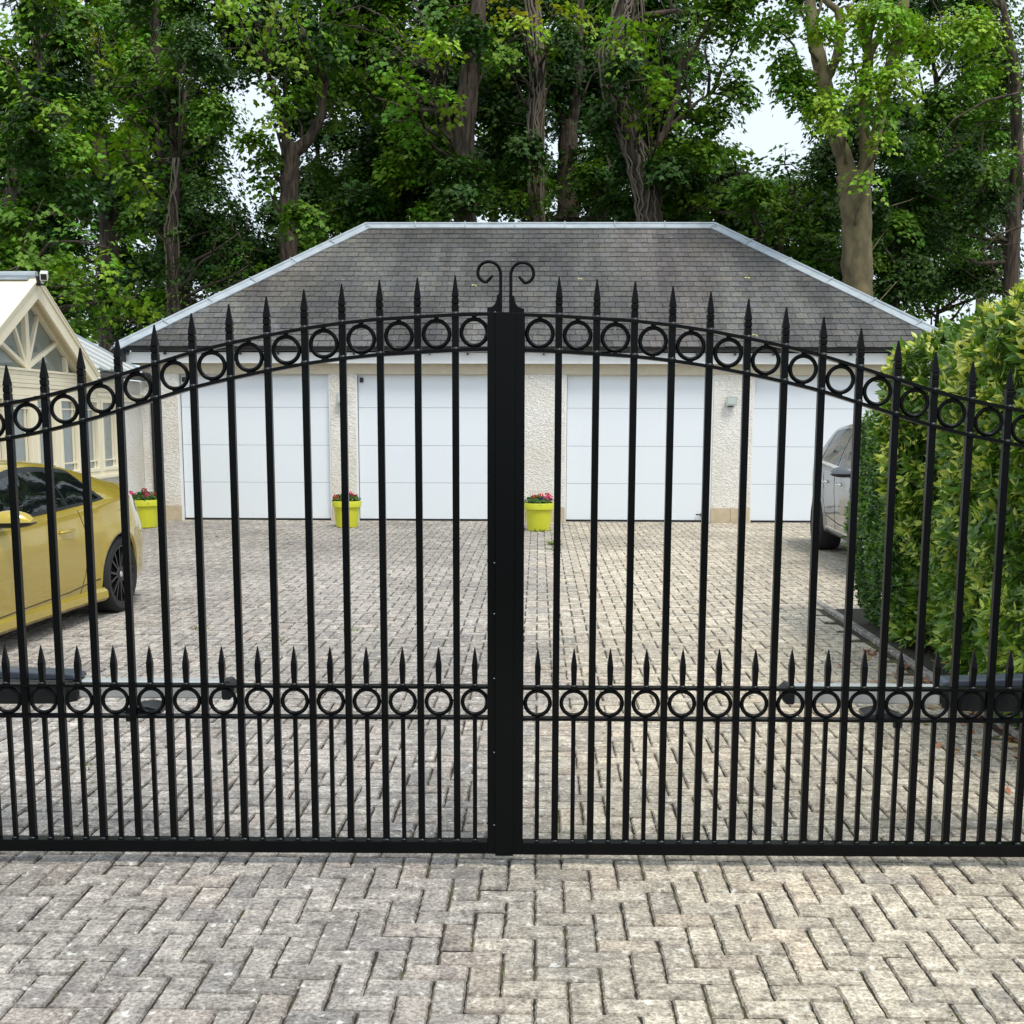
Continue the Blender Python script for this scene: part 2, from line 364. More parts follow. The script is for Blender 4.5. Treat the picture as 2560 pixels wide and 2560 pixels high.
# ------------------------------------------------------------------ garage
GY = 20.0
gar = empty('garage', (0, GY, 0), label='long white rendered four-door garage with a hipped grey slate roof', cat='garage')
def L_(x, y, z): return (x, y - GY, z)
doors = [(-6.0, -3.45), (-3.03, -.53), (.446, 2.887), (3.53, 5.98)]
wl = MB()
FW = 19.88
edges = [-6.6] + [e for d in doors for e in d] + [6.62]
for k in range(0, len(edges), 2):
    a, c = edges[k], edges[k + 1]
    wl.box(a, c, FW - GY, .4, .25, 2.43); pl = MB(); nb = max(1, round((c - a) / .33)); ws = (c - a + .008) / nb
    for q in range(nb): pl.box(a - .004 + q * ws + .002, a - .004 + (q + 1) * ws - .002, FW - GY - .02, .38, -.03, .247, 0)
    pl.build('plinth', M['stone'], gar, bevel=.006)
wl.box(-6.6, -6.3, .4, 7.0, 0, 2.6); wl.box(6.32, 6.62, .4, 7.0, 0, 2.6); wl.box(-6.3, 6.32, 6.7, 7.0, 0, 2.6)
wl.build('wall', M['render'], gar)
b = MB(); b.box(-6.6, 6.62, FW - GY - .003, .4, 2.432, 2.62); b.build('lintel', M['lintel'], gar)
for k, (a, c) in enumerate(doors):
    b = MB(); b.box(a + .03, c - .03, 0, .04, .035, .636); b.box(a + .03, c - .03, 0, .04, .642, 1.258); b.box(a + .03, c - .03, 0, .04, 1.264, 1.884); b.box(a + .03, c - .03, 0, .04, 1.89, 2.41)
    d = b.build('garage_door', M['door'], gar, bevel=.002)
    b = MB(); b.box(a + .03, c - .03, .008, .035, .05, 2.40); b.build('joint', M['groove'], d)
    b = MB(); b.box(a + .028, c - .028, -.012, .04, 0, .033); b.box(a + .022, a + .028, -.006, .02, .03, 2.41); b.build('rubber_seal', M['rubber'], d)
    b = MB(); b.box(a, a + .022, -.10, .05, 0, 2.43); b.box(c - .026, c, -.10, .05, 0, 2.43); b.box(a + .022, c - .026, -.01, .05, 2.412, 2.43); b.build('door_frame', M['white'], d)
    if k < 2:
        b = MB(); b.box(a + .06, a + .12, -.03, 0, 2.30, 2.38); b.box(a + .075, a + .105, -.045, -.03, 2.32, 2.36); b.build('keypad', M['black'], d, bevel=.004)
    if k == 2:
        b = MB(); b.box(c - .24, c - .05, -.045, -.03, .12, .14); b.box(c - .16, c - .13, -.045, 0, .11, .15); b.build('handle', M['black'], d, bevel=.003)
b = MB(); b.box(-6.86, 6.88, -.27, -.24, 2.60, 2.775); b.build('fascia', M['white'], gar)
b = MB(); b.box(-6.86, 6.88, -.24, -.125, 2.622, 2.634); b.build('soffit', M['white'], gar)
for x0 in (-6.86, 6.85): b = MB(); b.box(x0, x0 + .03, -.24, 7.3, 2.60, 2.775); b.build('fascia', M['white'], gar)
b = MB()
prof = [(.062 * math.cos(t), .062 * math.sin(t)) for t in np.linspace(math.pi, 2 * math.pi, 9)] + [(.055 * math.cos(t), .055 * math.sin(t)) for t in np.linspace(2 * math.pi, math.pi, 9)]
b.prism(prof, lambda u, v, d: (d, -.335 + u, 2.855 + v), -6.93, 6.93)
for xx in np.arange(-6.4, 6.9, 2.03): b.prism([(p[0] * 1.12, p[1] * 1.12) for p in prof], lambda u, v, d: (d, -.335 + u, 2.855 + v), xx, xx + .07)
gt = b.build('gutter', M['black'], gar, auto=True)
for xx in np.arange(-6.75, 6.9, .62): b = MB(); b.box(xx, xx + .025, -.36, -.27, 2.735, 2.80); b.build('bracket', M['black'], gt)
b = MB(); b.tube([(-6.80, -.33, 2.80), (-6.80, -.33, 2.55), (-6.78, -.32, 2.48), (-6.42, -.19, 2.40), (-6.40, -.18, 2.34), (-6.40, -.18, .05)], .034, 12); b.tube([(-6.80, -.33, 2.72), (-6.80, -.33, 2.60)], .042, 12)
b.build('downpipe', M['black'], gar, auto=True)
# slate roof: real overlapping slates
EX0, EX1, EYf, EZ = -6.92, 6.94, -.36, 2.855; RX0, RX1, RYr, RZr = -3.30, 3.31, 3.3, 5.33; BK = 2 * RYr - EYf
def slates(p00, p10, p11, p01, rows, wd, name, parent, mats):
    """p00-p10 eave, p01-p11 top edge; slates in rows"""
    p00, p10, p11, p01 = map(np.array, (p00, p10, p11, p01)); b = MB()
    up = ((p01 + p11) / 2 - (p00 + p10) / 2); nrm = np.cross(p10 - p00, up); nrm /= np.linalg.norm(nrm); Lr = np.linalg.norm(up)
    upn = up / Lr; dr = (p10 - p00) / np.linalg.norm(p10 - p00)
    for r in range(rows):
        t0, t1 = r / rows, min(1, (r + 1) / rows + .1 / rows)
        A0, B0 = p00 + (p01 - p00) * t0, p10 + (p11 - p10) * t0; A1, B1 = p00 + (p01 - p00) * t1, p10 + (p11 - p10) * t1
        a0, b0, a1, b1 = (A0 @ dr, B0 @ dr, A1 @ dr, B1 @ dr)
        x = math.floor(a0 / wd) * wd - (wd / 2 if r % 2 else 0) - wd
        while x < b0:
            w_ = wd; xl, xr = x, x + w_; x += w_
            lo0, hi0 = max(xl, a0), min(xr, b0); lo1, hi1 = max(xl, a1), min(xr, b1)
            if hi0 - lo0 < .01 : continue
            if hi1 < lo1: hi1 = lo1 = min(max((xl + xr) / 2, a1), b1)
            gp = .0035; j = random.gauss(0, .004); lift = .008 + abs(random.gauss(0, .003)); th = .012
            q = lambda s, base, u, h: base + dr * (s - base @ dr) + upn * u + nrm * h
            base0 = A0; base1 = A1
            dx = (cxm := (xl + xr) / 2)
            c = np.array([.092, .093, .093]); v = float(vnoise(cxm, r * .19, 1.0, 21)); v2 = float(vnoise(cxm, r * .19, 2.3, 22))
            side = min(1, max(0, (abs(cxm) - 1.5) / 3.5))
            c = c * (.62 + .66 * v) * random.uniform(.84, 1.18) * (1 + .45 * side * v2) + np.array([.014, .011, .003]) * side * (v2 > .45)
            if random.random() < .10: c = c * np.array([.95, .97, 1.03])
            if random.random() < .15: c = c * np.array([1.04, 1.0, .94]) * 1.06
            if v2 > .55: c = c * np.array([1.05, .98, 1.0])
            P = [q(lo0 + gp, base0, j, lift + th), q(hi0 - gp, base0, j, lift + th), q(hi1 - gp, base1, 0, .004 + th * .3), q(lo1 + gp, base1, 0, .004 + th * .3),
                 q(lo0 + gp, base0, j, lift - .006), q(hi0 - gp, base0, j, lift - .006)]
            b.add(P, [(0, 1, 2, 3), (4, 5, 1, 0), (4, 0, 3), (1, 5, 2)], 0, tuple(c))
    return b.build(name, mats, parent, col=True)
def slate_mat():
    m = mat('slate', (.12, .12, .12), .62, tint=1, spec=.45); N = m.node_tree.nodes; L = m.node_tree.links; b = N['Principled BSDF']
    tc = N.new('ShaderNodeTexCoord'); a = N.new('ShaderNodeAttribute'); a.attribute_name = 'tint'
    n = N.new('ShaderNodeTexNoise'); n.inputs['Scale'].default_value = 22; n.inputs['Detail'].default_value = 7; n.inputs['Roughness'].default_value = .7; L.new(tc.outputs['Object'], n.inputs['Vector'])
    r = N.new('ShaderNodeValToRGB'); r.color_ramp.elements[0].color = (.65, .65, .65, 1); r.color_ramp.elements[1].color = (1.35, 1.35, 1.3, 1); r.color_ramp.elements[0].position = .35; r.color_ramp.elements[1].position = .65
    L.new(n.outputs['Fac'], r.inputs[0]); q = N.new('ShaderNodeMix'); q.data_type = 'RGBA'; q.blend_type = 'MULTIPLY'; q.inputs[0].default_value = 1
    L.new(a.outputs['Color'], q.inputs[6]); L.new(r.outputs[0], q.inputs[7])
    n2 = N.new('ShaderNodeTexNoise'); n2.inputs['Scale'].default_value = 26; n2.inputs['Detail'].default_value = 2; L.new(tc.outputs['Object'], n2.inputs['Vector'])
    r2 = N.new('ShaderNodeValToRGB'); r2.color_ramp.elements[0].position = .72; r2.color_ramp.elements[1].position = .75; L.new(n2.outputs['Fac'], r2.inputs[0])
    q2 = N.new('ShaderNodeMix'); q2.data_type = 'RGBA'; L.new(r2.outputs[0], q2.inputs[0]); L.new(q.outputs[2], q2.inputs[6]); q2.inputs[7].default_value = (.4, .4, .36, 1)
    # vertical run-off streaks
    mp = N.new('ShaderNodeMapping'); mp.inputs['Scale'].default_value = (2.6, .25, .25); L.new(tc.outputs['Object'], mp.inputs[0])
    n3 = N.new('ShaderNodeTexNoise'); n3.inputs['Scale'].default_value = 1; n3.inputs['Detail'].default_value = 4; L.new(mp.outputs[0], n3.inputs['Vector'])
    r3 = N.new('ShaderNodeValToRGB'); r3.color_ramp.elements[0].position = .38; r3.color_ramp.elements[1].position = .62
    r3.color_ramp.elements[0].color = (.80, .78, .80, 1); r3.color_ramp.elements[1].color = (1.2, 1.19, 1.15, 1); L.new(n3.outputs['Fac'], r3.inputs[0])
    q3 = N.new('ShaderNodeMix'); q3.data_type = 'RGBA'; q3.blend_type = 'MULTIPLY'; q3.inputs[0].default_value = 1; L.new(q2.outputs[2], q3.inputs[6]); L.new(r3.outputs[0], q3.inputs[7])
    L.new(q3.outputs[2], b.inputs['Base Color']); return m
M['slate'] = slate_mat()
front = slates((EX0, EYf, EZ), (EX1, EYf, EZ), (RX1, RYr, RZr), (RX0, RYr, RZr), 24, .20, 'roof', gar, M['slate'])
slates((EX0, BK, EZ), (EX0, EYf, EZ), (RX0, RYr, RZr), (RX0, RYr, RZr), 24, .20, 'roof', gar, M['slate'])
slates((EX1, EYf, EZ), (EX1, BK, EZ), (RX1, RYr, RZr), (RX1, RYr, RZr), 24, .20, 'roof', gar, M['slate'])
slates((EX1, BK, EZ), (EX0, BK, EZ), (RX0, RYr, RZr), (RX1, RYr, RZr), 24, .20, 'roof', gar, M['slate'])
b = MB(); b.add([(EX0 + .05, EYf + .05, EZ - .03), (EX1 - .05, EYf + .05, EZ - .03), (EX1 - .05, BK - .05, EZ - .03), (EX0 + .05, BK - .05, EZ - .03), (RX0, RYr, RZr - .05), (RX1, RYr, RZr - .05)],
                [(0, 1, 5, 4), (1, 2, 5), (2, 3, 4, 5), (3, 0, 4), (0, 3, 2, 1)]); b.build('roof_deck', M['rubber'], gar)
def flashing(p, q, n1, n2, wd=.17, step=.95):
    """folded lead strip along p-q with a roll on top; n1, n2 are downslope directions"""
    b = MB(); p, q, n1, n2 = map(np.array, (p, q, n1, n2)); d = q - p; Ln = np.linalg.norm(d); d = d / Ln
    for nn in (n1, n2):
        t = nn / np.linalg.norm(nn); N_ = np.cross(d, t); N_ = N_ if N_[2] > 0 else -N_; nseg = max(1, round(Ln / step))
        for s in range(nseg):
            a = p + d * Ln * s / nseg; c = p + d * (Ln * (s + 1) / nseg + .03); h = .034 + (.005 if s % 2 else 0)
            w_ = wd + random.uniform(-.008, .008)
            b.add([a + N_ * h, c + N_ * h, c + t * w_ + N_ * h, a + t * w_ + N_ * h, a + t * w_ + N_ * (h - .02), c + t * w_ + N_ * (h - .02), a, c],
                  [(0, 1, 2, 3), (3, 2, 5, 4), (0, 3, 4, 6), (1, 7, 5, 2)])
    b.tube([p + np.array([0, 0, .045]), q + np.array([0, 0, .045])], .024, 8)
    for s in range(1, max(2, round(Ln / step))):
        c = p + d * Ln * s / max(1, round(Ln / step))
        b.tube([c + n1 / np.linalg.norm(n1) * wd * .98 + np.array([0, 0, .05]), c + np.array([0, 0, .085]), c + n2 / np.linalg.norm(n2) * wd * .98 + np.array([0, 0, .05])], .010, 6)
    b.build('flashing', M['lead'], gar, auto=True)
fs = np.array([0, EYf - RYr, EZ - RZr]); ls = np.array([EX0 - RX0, 0, EZ - RZr]); rs = np.array([EX1 - RX1, 0, EZ - RZr])
flashing((RX0, RYr, RZr), (RX1, RYr, RZr), fs, -fs * (1, 1, -1) * (1, 1, 1), .15, 1.0)
hd = np.array([EX0 - RX0, EYf - RYr, EZ - RZr]); hr = np.array([EX1 - RX1, EYf - RYr, EZ - RZr])
def perp(v, d): d = d / np.linalg.norm(d); return v - d * (v @ d)
fx = np.array([1., 0, 0])
flashing((RX0, RYr, RZr), (EX0, EYf, EZ), perp(fx, hd), perp(np.array([0, 1., 0]), hd), .16, .9)
flashing((RX1, RYr, RZr), (EX1, EYf, EZ), perp(-fx, hr), perp(np.array([0, 1., 0]), hr), .16, .9)
# ------------------------------------------------------------------ floodlights on the piers
def floodlight(x, z, label):
    r = empty('floodlight', (x, FW, z), label=label, cat='floodlight', group='floodlights on the garage piers')
    b = MB(); b.box(-.075, .075, -.10, -.03, -.06, .06); b.box(-.09, .09, -.112, -.10, -.075, .075); b.build('housing', M['lampbox'], r, bevel=.004)
    b = MB(); b.box(-.062, .062, -.116, -.1125, -.048, .048); b.build('lens', M['lamp'], r)
    b = MB(); b.box(-.02, .02, -.03, .0, -.09, -.05); b.box(-.05, .05, -.04, .002, -.10, -.085); b.build('bracket', M['greyplastic'], r)
floodlight(-3.24, 2.03, 'small grey floodlight high on the narrow pier between the two left garage doors')
floodlight(3.16, 2.01, 'small grey floodlight high on the wide pier between the two right garage doors')

# ------------------------------------------------------------------ conservatory at the left
WX = -6.6; con = empty('conservatory', (WX, 15.45, 0), label='cream timber conservatory with a glazed gable and glass roof left of the garage', cat='conservatory')
def K(d): return d - 15.45          # local y of world depth
RB = -4.2                           # how far it runs back (local x)
b = MB(); b.box(-.28, 0, K(9.5), K(18.66), 0, .80); b.box(-.28, 0, K(18.66), K(19.87), 0, 2.30); b.build('wall', M['render'], con)
b = MB(); b.box(-.02, .075, K(9.5), K(18.70), .802, .848); b.build('window_sill', M['cream'], con, bevel=.004)
b = MB()
for k in range(4): z0 = 2.085 + k * .052; b.box(-.1, .03 + (k % 2) * .003, K(9.5), K(18.7), z0, z0 + .050)
b.box(-.1, .02, K(9.5), K(18.7), 2.05, 2.083); b.build('fascia_board', M['cream_board'], con, bevel=.004)
b = MB(); b.box(.0, .06, K(17.75), K(19.87), 2.02, 2.075); b.box(.0, .035, K(17.75), K(19.87), 1.96, 2.018); b.build('moulding', M['cream'], con)
b = MB(); b.box(-.02, .05, K(9.5), K(17.3), 2.294, 2.326); b.build('gable_sill', M['cream'], con, bevel=.003)
uw = .785; y1 = 18.64; nwin = 0
while y1 - uw > 9.6:
    y0 = y1 - uw
    b = MB(); b.box(-.07, .03, K(y0), K(y0) + .055, .85, 2.05); b.box(-.07, .03, K(y1) - .055, K(y1), .85, 2.05); b.box(-.07, .03, K(y0) + .055, K(y1) - .055, .85, .905); b.box(-.07, .03, K(y0) + .055, K(y1) - .055, 1.985, 2.05)
    wv = b.build('window', M['cream'], con, bevel=.003)
    a0, a1 = K(y0) + .062, K(y1) - .062
    b = MB(); b.box(-.05, .045, a0, a0 + .05, .91, 1.98); b.box(-.05, .045, a1 - .05, a1, .91, 1.98); b.box(-.05, .045, a0 + .05, a1 - .05, .91, .962); b.box(-.05, .045, a0 + .05, a1 - .05, 1.928, 1.98)
    b.build('sash', M['cream'], wv, bevel=.004)
    b = MB(); b.box(-.02, -.012, a0 + .05, a1 - .05, .962, 1.928); b.build('pane', M['winglass'], wv)
    b = MB()
    for yy in (a0 + .135, a1 - .135): b.box(-.012, .012, yy - .009, yy + .009, .962, 1.928)
    for zz in (1.07, 1.82):
        for (p0, p1) in ((a0 + .05, a0 + .126), (a0 + .144, a1 - .144), (a1 - .126, a1 - .05)): b.box(-.012, .011, p0, p1, zz - .009, zz + .009)
    b.build('glazing_bar', M['cream'], wv)
    y1 = y0
# gable: centre depth 15.45, glass in plane x=0, verge overhang to x=.17
AZ = 3.28; HS = 1.62; S_ = (AZ - 2.33) / HS
bars = MB(); gl = MB()
gl.add([(-.03, -HS, 2.33), (-.03, HS, 2.33), (-.03, 0, AZ)], [(0, 1, 2)]); gl.build('gable_glass', M['winglass'], con)
bars.box(-.06, .035, -.05, .05, 2.326, AZ - .02)
for sgn in (-1, 1):
    bars.bar((-.01, sgn * .03, 2.36), (-.01, sgn * .42, 2.33 + (HS - .42) * S_ - .02), .05, .05, up=(1, 0, 0))
    bars.bar((-.01, sgn * .03, 2.35), (-.01, sgn * .98, 2.33 + (HS - .98) * S_ - .0), .055, .06, up=(1, 0, 0))
    bars.bar((-.01, sgn * 1.27, 2.326), (-.01, sgn * 1.27, 2.33 + (HS - 1.27) * S_), .07, .07, up=(1, 0, 0))
    bars.bar((-.012, sgn * (HS + .1), 2.33 - .0), (-.012, 0, AZ + .06), .10, .10, up=(1, 0, 0))
bars.build('gable_frame', M['cream'], con, bevel=.004)
RA, RH, OV = 3.43, 1.95, .17; SL = (RA - 2.30) / RH
for sgn in (-1, 1):
    b = MB()
    for (x0, x1, t, off, zz) in ((OV, OV + .03, .19, 0., 0.), (OV + .031, OV + .05, .05, .07, .0)):
        poly = [(0, RA + off * .4), (0, RA + off * .4 - t / math.cos(math.atan(SL))), (sgn * (RH - .06), 2.30 + .04 + off * .4 - t * 1.05), (sgn * (RH - .02), 2.30 + .03 - t * .95), (sgn * RH, 2.30 + off * .4)]
        b.prism(poly, lambda u, v, d: (d, u, v), x0, x1)
    b.build('bargeboard', M['cream'], con, bevel=.003)
    b = MB(); b.prism([(0, RA - .02), (sgn * RH, 2.28), (sgn * RH, 2.245), (0, RA - .055)], lambda u, v, d: (d, u, v), -.16, OV - .001); b.build('verge_soffit', M['cream_board'], con)
    b = MB(); b.prism([(0, RA + .045), (sgn * (RH + .03), 2.325), (sgn * (RH + .03), 2.30), (0, RA + .02)], lambda u, v, d: (d, u, v), -.36, OV + .06); b.build('verge_panel', M['cream'], con, bevel=.004)
    b = MB(); b.prism([(0, RA), (sgn * (RH + .02), 2.285), (sgn * (RH + .02), 2.262), (0, RA - .022)], lambda u, v, d: (d, u, v), RB, -.37); rf = b.build('glass_roof', M['roofglass'], con)
    b = MB()
    for xx in np.arange(RB, -.4, .62): b.bar((xx, sgn * .02, RA + .01), (xx, sgn * (RH + .02), 2.29), .035, .035, up=(0, 0, 1))
    b.build('glazing_bar', M['white'], rf)
b = MB(); b.tube([(RB, 0, RA + .045), (OV + .02, 0, RA + .065)], .055, 10); b.box(RB, OV - .05, -.13, .13, RA + .0, RA + .028); b.build('ridge_cap', M['lead'], con, auto=True)
# lean-to glass roof facing the drive, far side
b = MB(); e0, e1 = K(17.2), K(19.66); rx, rz, ex, ez = -2.9, 4.02, .10, 2.42
b.add([(ex, e0, ez), (ex, e1, ez), (rx, e1, rz), (rx, e0, rz), (ex, e0, ez - .02), (ex, e1, ez - .02), (rx, e1, rz - .02), (rx, e0, rz - .02)], [(0, 1, 2, 3), (7, 6, 5, 4), (0, 4, 5, 1), (1, 5, 6, 2)])
rf = b.build('glass_roof', M['roofglass'], con)
b = MB()
for yy in np.linspace(e0 + .05, e1 - .03, 6): b.bar((ex + .01, yy, ez + .014), (rx, yy, rz + .014), .032, .03)
b.build('glazing_bar', M['white'], rf)
b = MB(); b.bar((rx - .02, e0, rz + .03), (rx - .02, e1, rz + .03), .12, .07); b.bar((ex, e1 + .03, ez + .03), (rx, e1 + .03, rz + .03), .05, .07); b.build('roof_trim', M['lead'], rf)
for g0, g1 in ((17.35, 19.7), (9.6, 13.55)): b = MB(); b.prism(prof, lambda u, v, d: (.135 + u, d, 2.365 + v), K(g0), K(g1)); b.build('gutter', M['black'], con, auto=True)
b = MB(); b.add([(RB, K(9.5), 0), (RB, K(19.9), 0), (RB, K(19.9), 2.3), (RB, K(9.5), 2.3)], [(0, 1, 2, 3)]); b.box(RB - .1, RB - .01, K(9.5), K(19.8), 0, 2.3); b.build('back_wall', M['render'], con)
b = MB(); b.box(RB, -.3, K(9.5), K(19.8), .01, .05); b.build('inner_floor', M['stone'], con)
# security camera at the gable apex
cc = empty('security_camera', (WX + .28, 15.40, 3.42), label='white security camera on a black bracket at the conservatory gable apex', cat='camera')
b = MB(); b.box(-.06, -.04, -.05, .05, -.06, .06); b.tube([(-.05, 0, -.04), (.03, .0, -.045), (.05, 0, .0)], .014, 8); b.build('bracket', M['black'], cc, bevel=.002)
b = MB(); b.bar((.10, -.19, .03), (.0, .08, .09), .095, .10); b.build('housing', M['white_plastic'], cc, bevel=.012)
b = MB(); b.bar((.1035, -.200, .028), (.1018, -.195, .0292), .07, .07); b.build('lens', M['black'], cc)

# ------------------------------------------------------------------ gates
GR = math.atan(.015); GYD = 4.37
UPX = [0, .07, .19, .46, .6, .73, .87, 1.0, 1.14, 1.28, 1.415, 1.55, 1.68, 1.816, 1.95, 2.1, 2.3]
UPZ = [2.066, 2.065, 2.061, 2.045, 2.030, 2.011, 1.985, 1.958, 1.925, 1.882, 1.840, 1.800, 1.768, 1.741, 1.718, 1.702, 1.692]
_xs = np.linspace(0, 2.3, 93); _z = np.interp(_xs, UPX, UPZ); _k = np.array([1, 2, 3, 2, 1]) / 9
_zs = np.convolve(np.pad(_z, 2, 'edge'), _k, 'valid')
def upz(x): return float(np.interp(abs(x + .121), _xs, _zs))
def ribbon(b, xs, zf, th, dp):
    for a, c in zip(xs[:-1], xs[1:]):
        za, zc = zf(a), zf(c)
        b.add([(a, -dp, za - th), (c, -dp, zc - th), (c, dp, zc - th), (a, dp, za - th), (a, -dp, za + th), (c, -dp, zc + th), (c, dp, zc + th), (a, dp, za + th)],
              [(0, 3, 2, 1), (4, 5, 6, 7), (0, 1, 5, 4), (2, 3, 7, 6)])
def sq(b, x, prof, y=0):
    n0 = len(b.v)
    V = []; Fs = []
    for h, z in prof: V += [(x - h, y - h, z), (x + h, y - h, z), (x + h, y + h, z), (x - h, y + h, z)]
    n = len(prof)
    for i in range(n - 1):
        for k in range(4): Fs.append((i * 4 + k, i * 4 + (k + 1) % 4, i * 4 + 4 + (k + 1) % 4, i * 4 + 4 + k))
    Fs += [(3, 2, 1, 0), tuple((n - 1) * 4 + k for k in range(4))]; b.add(V, Fs)
def gate(side):
    lab = {-1: 'left black steel gate leaf with spear tops, rings and the wide central cover strip', 1: 'right black steel gate leaf with spear tops and rings, in front of the hedge'}[side]
    dz = 0 if side < 0 else -.003
    r = empty('driveway_gate', (0, GYD, dz), GR, label=lab, cat='gate', group='pair of closed driveway gates')
    sx0, sx1 = (-.185, -.122) if side < 0 else (-.113, -.050)
    xin = sx0 if side < 0 else sx1; tall = [-.3005 - .1358 * k for k in range(15)] if side < 0 else [.0715 + .1358 * k for k in range(15)]
    xo = tall[-1] + side * .1358; end0, end1 = sorted((xo, xo + side * .06)); xs = sorted((xin, xo - 0))
    b = MB(); b.box(*xs, -.025, .025, .05, .097); b.build('bottom_rail', M['gate'], r, bevel=.002)
    b = MB(); b.box(sx0, sx1, -.025, .025, .05, 2.072); b.build('meeting_stile', M['gate'], r, bevel=.002)
    b = MB(); b.box(end0, end1, -.03, .03, .05, upz(xo) + .06); b.build('hinge_stile', M['gate'], r, bevel=.002)
    for z in (.698, .579):
        b = MB(); b.box(*xs, -.020, .020, z - .005, z + .005); b.build('middle_rail', M['gate'], r)
    for off in (0, .124):
        b = MB(); ribbon(b, list(np.linspace(xs[0], xs[1], 70)), lambda x: upz(x) - off, .0062, .020); b.build('arched_rail', M['gate'], r)
    for x in tall:
        zt = upz(x); b = MB(); b.box(x - .0125, x + .0125, -.0125, .0125, .097, zt + .0055); o = b.build('bar', M['gate'], r, bevel=.0015)
        b = MB(); w_ = .0125
        sq(b, x, [(w_, zt + .006), (w_, zt + .036), (.0098, zt + .039), (.0125, zt + .042), (w_ + .0003, zt + .058), (.0098, zt + .0615), (.0128, zt + .066), (.0125, zt + .070), (.0022, zt + .139), (.001, zt + .1405)])
        b.build('spear_top', M['gate'], o)
        for zz in (zt, zt - .124): b = MB(); b.lathe([(.0165, zz + .005), (.0155, zz + .009), (.0135, zz + .0125), (.0, zz + .013)], 10, (x, -.006, 0)); b.build('weld', M['weld'], o, smooth=True)
        b = MB(); b.tube([(x - .012, -.016, .0975), (x - .006, -.0175, .1), (x, -.016, .1015), (x + .007, -.0175, .1), (x + .012, -.016, .0975)], [.004, .006, .0065, .006, .004], 8); b.build('weld', M['weld'], o, smooth=True)
    for k in range(15):
        x = (tall[k] - side * .0679) if k else (tall[0] - side * .0679)
        b = MB(); b.box(x - .008, x + .008, -.008, .008, .097, .574); o = b.build('short_bar', M['gate'], r)
        b = MB(); b.tube([(x - .009, -.011, .0975), (x, -.0125, .101), (x + .009, -.011, .0975)], [.004, .006, .004], 8); b.build('weld', M['weld'], o, smooth=True)
        b = MB(); sq(b, x, [(.0088, .703), (.0098, .73), (.0112, .772), (.0108, .785), (.0055, .825), (.001, .849)]); sp = b.build('spear', M['gate'], r)
        b = MB(); b.tube([(x - .011, -.0115, .7035), (x - .004, -.013, .706), (x + .004, -.013, .706), (x + .011, -.0115, .7035)], [.0035, .0055, .0055, .0035], 8); b.build('weld', M['weld'], sp, smooth=True)
        for zc in (.6385, None):
            if zc is None: zc = upz(x) - .062
            b = MB(); N = 40; b.tube([(x + .0465 * math.cos(2 * math.pi * t / N), 0, zc + .0465 * math.sin(2 * math.pi * t / N)) for t in range(N)], .0076, 8, closed=True)
            o2 = b.build('ring', M['gate'], r, smooth=True)
            for la, lb in ((.050, .057), (-.057, -.050)): b = MB(); b.box(x - .0085, x + .0085, -.006, .006, zc + la, zc + lb); b.build('lug', M['gate'], o2)
    # gusset and scroll
    m = (lambda x: x) if side < 0 else (lambda x: -.242 - x + .0025)
    poly = [(-.186, 2.063), (-.186, 2.088), (-.180, 2.0895)] + [(-.180 + .028 * math.sin(t), 2.0895 + .036 * (1 - math.cos(t))) for t in np.linspace(.2, 1.45, 8)] + [(-.151, 2.132), (-.145, 2.134), (-.143, 2.139), (-.132, 2.139), (-.132, 2.063)]
    poly = [(m(a), c) for a, c in poly]
    b = MB(); b.prism(poly, lambda u, v, d: (u, d, v), -.004, .004); b.build('gusset', M['gate'], r)
    pts = [(-.138, 2.065), (-.138, 2.12), (-.138, 2.17), (-.138, 2.200)]
    c0 = (-.1815, 2.2095); R0 = .0435
    for t in np.linspace(0, math.radians(265), 26):
        rr = R0 - .012 * t / math.radians(265); cx = c0[0] - .004 * t / 4.6; pts.append((cx + rr * math.cos(t), c0[1] + .0015 * 0 + rr * math.sin(t)))
    pts += [(-.176, 2.190), (-.166, 2.201)]
    b = MB(); b.tube([(m(a), 0, c) for a, c in pts], [.0062] * (len(pts) - 1) + [.0045], 10); b.build('scroll', M['gate'], r, auto=True)
    if side < 0:
        poly = [(-.1545, .046), (-.1545, 2.062)] + [(-.1545 + .008 * (1 - math.cos(t)), 2.062 + .008 * math.sin(t)) for t in np.linspace(.3, 1.57, 5)] + [(-.0945 + .008 * math.sin(t), 2.062 + .008 * math.cos(t)) for t in np.linspace(0, 1.4, 5)] + [(-.0865, 2.06), (-.0865, .046)]
        b = MB(); b.prism(poly, lambda u, v, d: (u, d, v), -.036, -.0275); b.build('cover_strip', M['gate'], r, bevel=.001)
        b = MB(); b.lathe([(.0, .0)] + [(.006 * math.sin(t), .0065 * math.cos(t)) for t in np.linspace(0.2, 1.5, 4)], 10, (-.157, -.03, 2.068)); b.build('weld', M['weld'], r, smooth=True)
        for z in (1.17, .98, .735, .45, .165):
            b = MB(); b.lathe([(.0028, -.0), (.0022, -.0016), (0, -.002)], 8, (-.159, -.0255, z), axis='y'); b.build('screw', M['lead'], r)
    return r
gate(-1); gate(1)
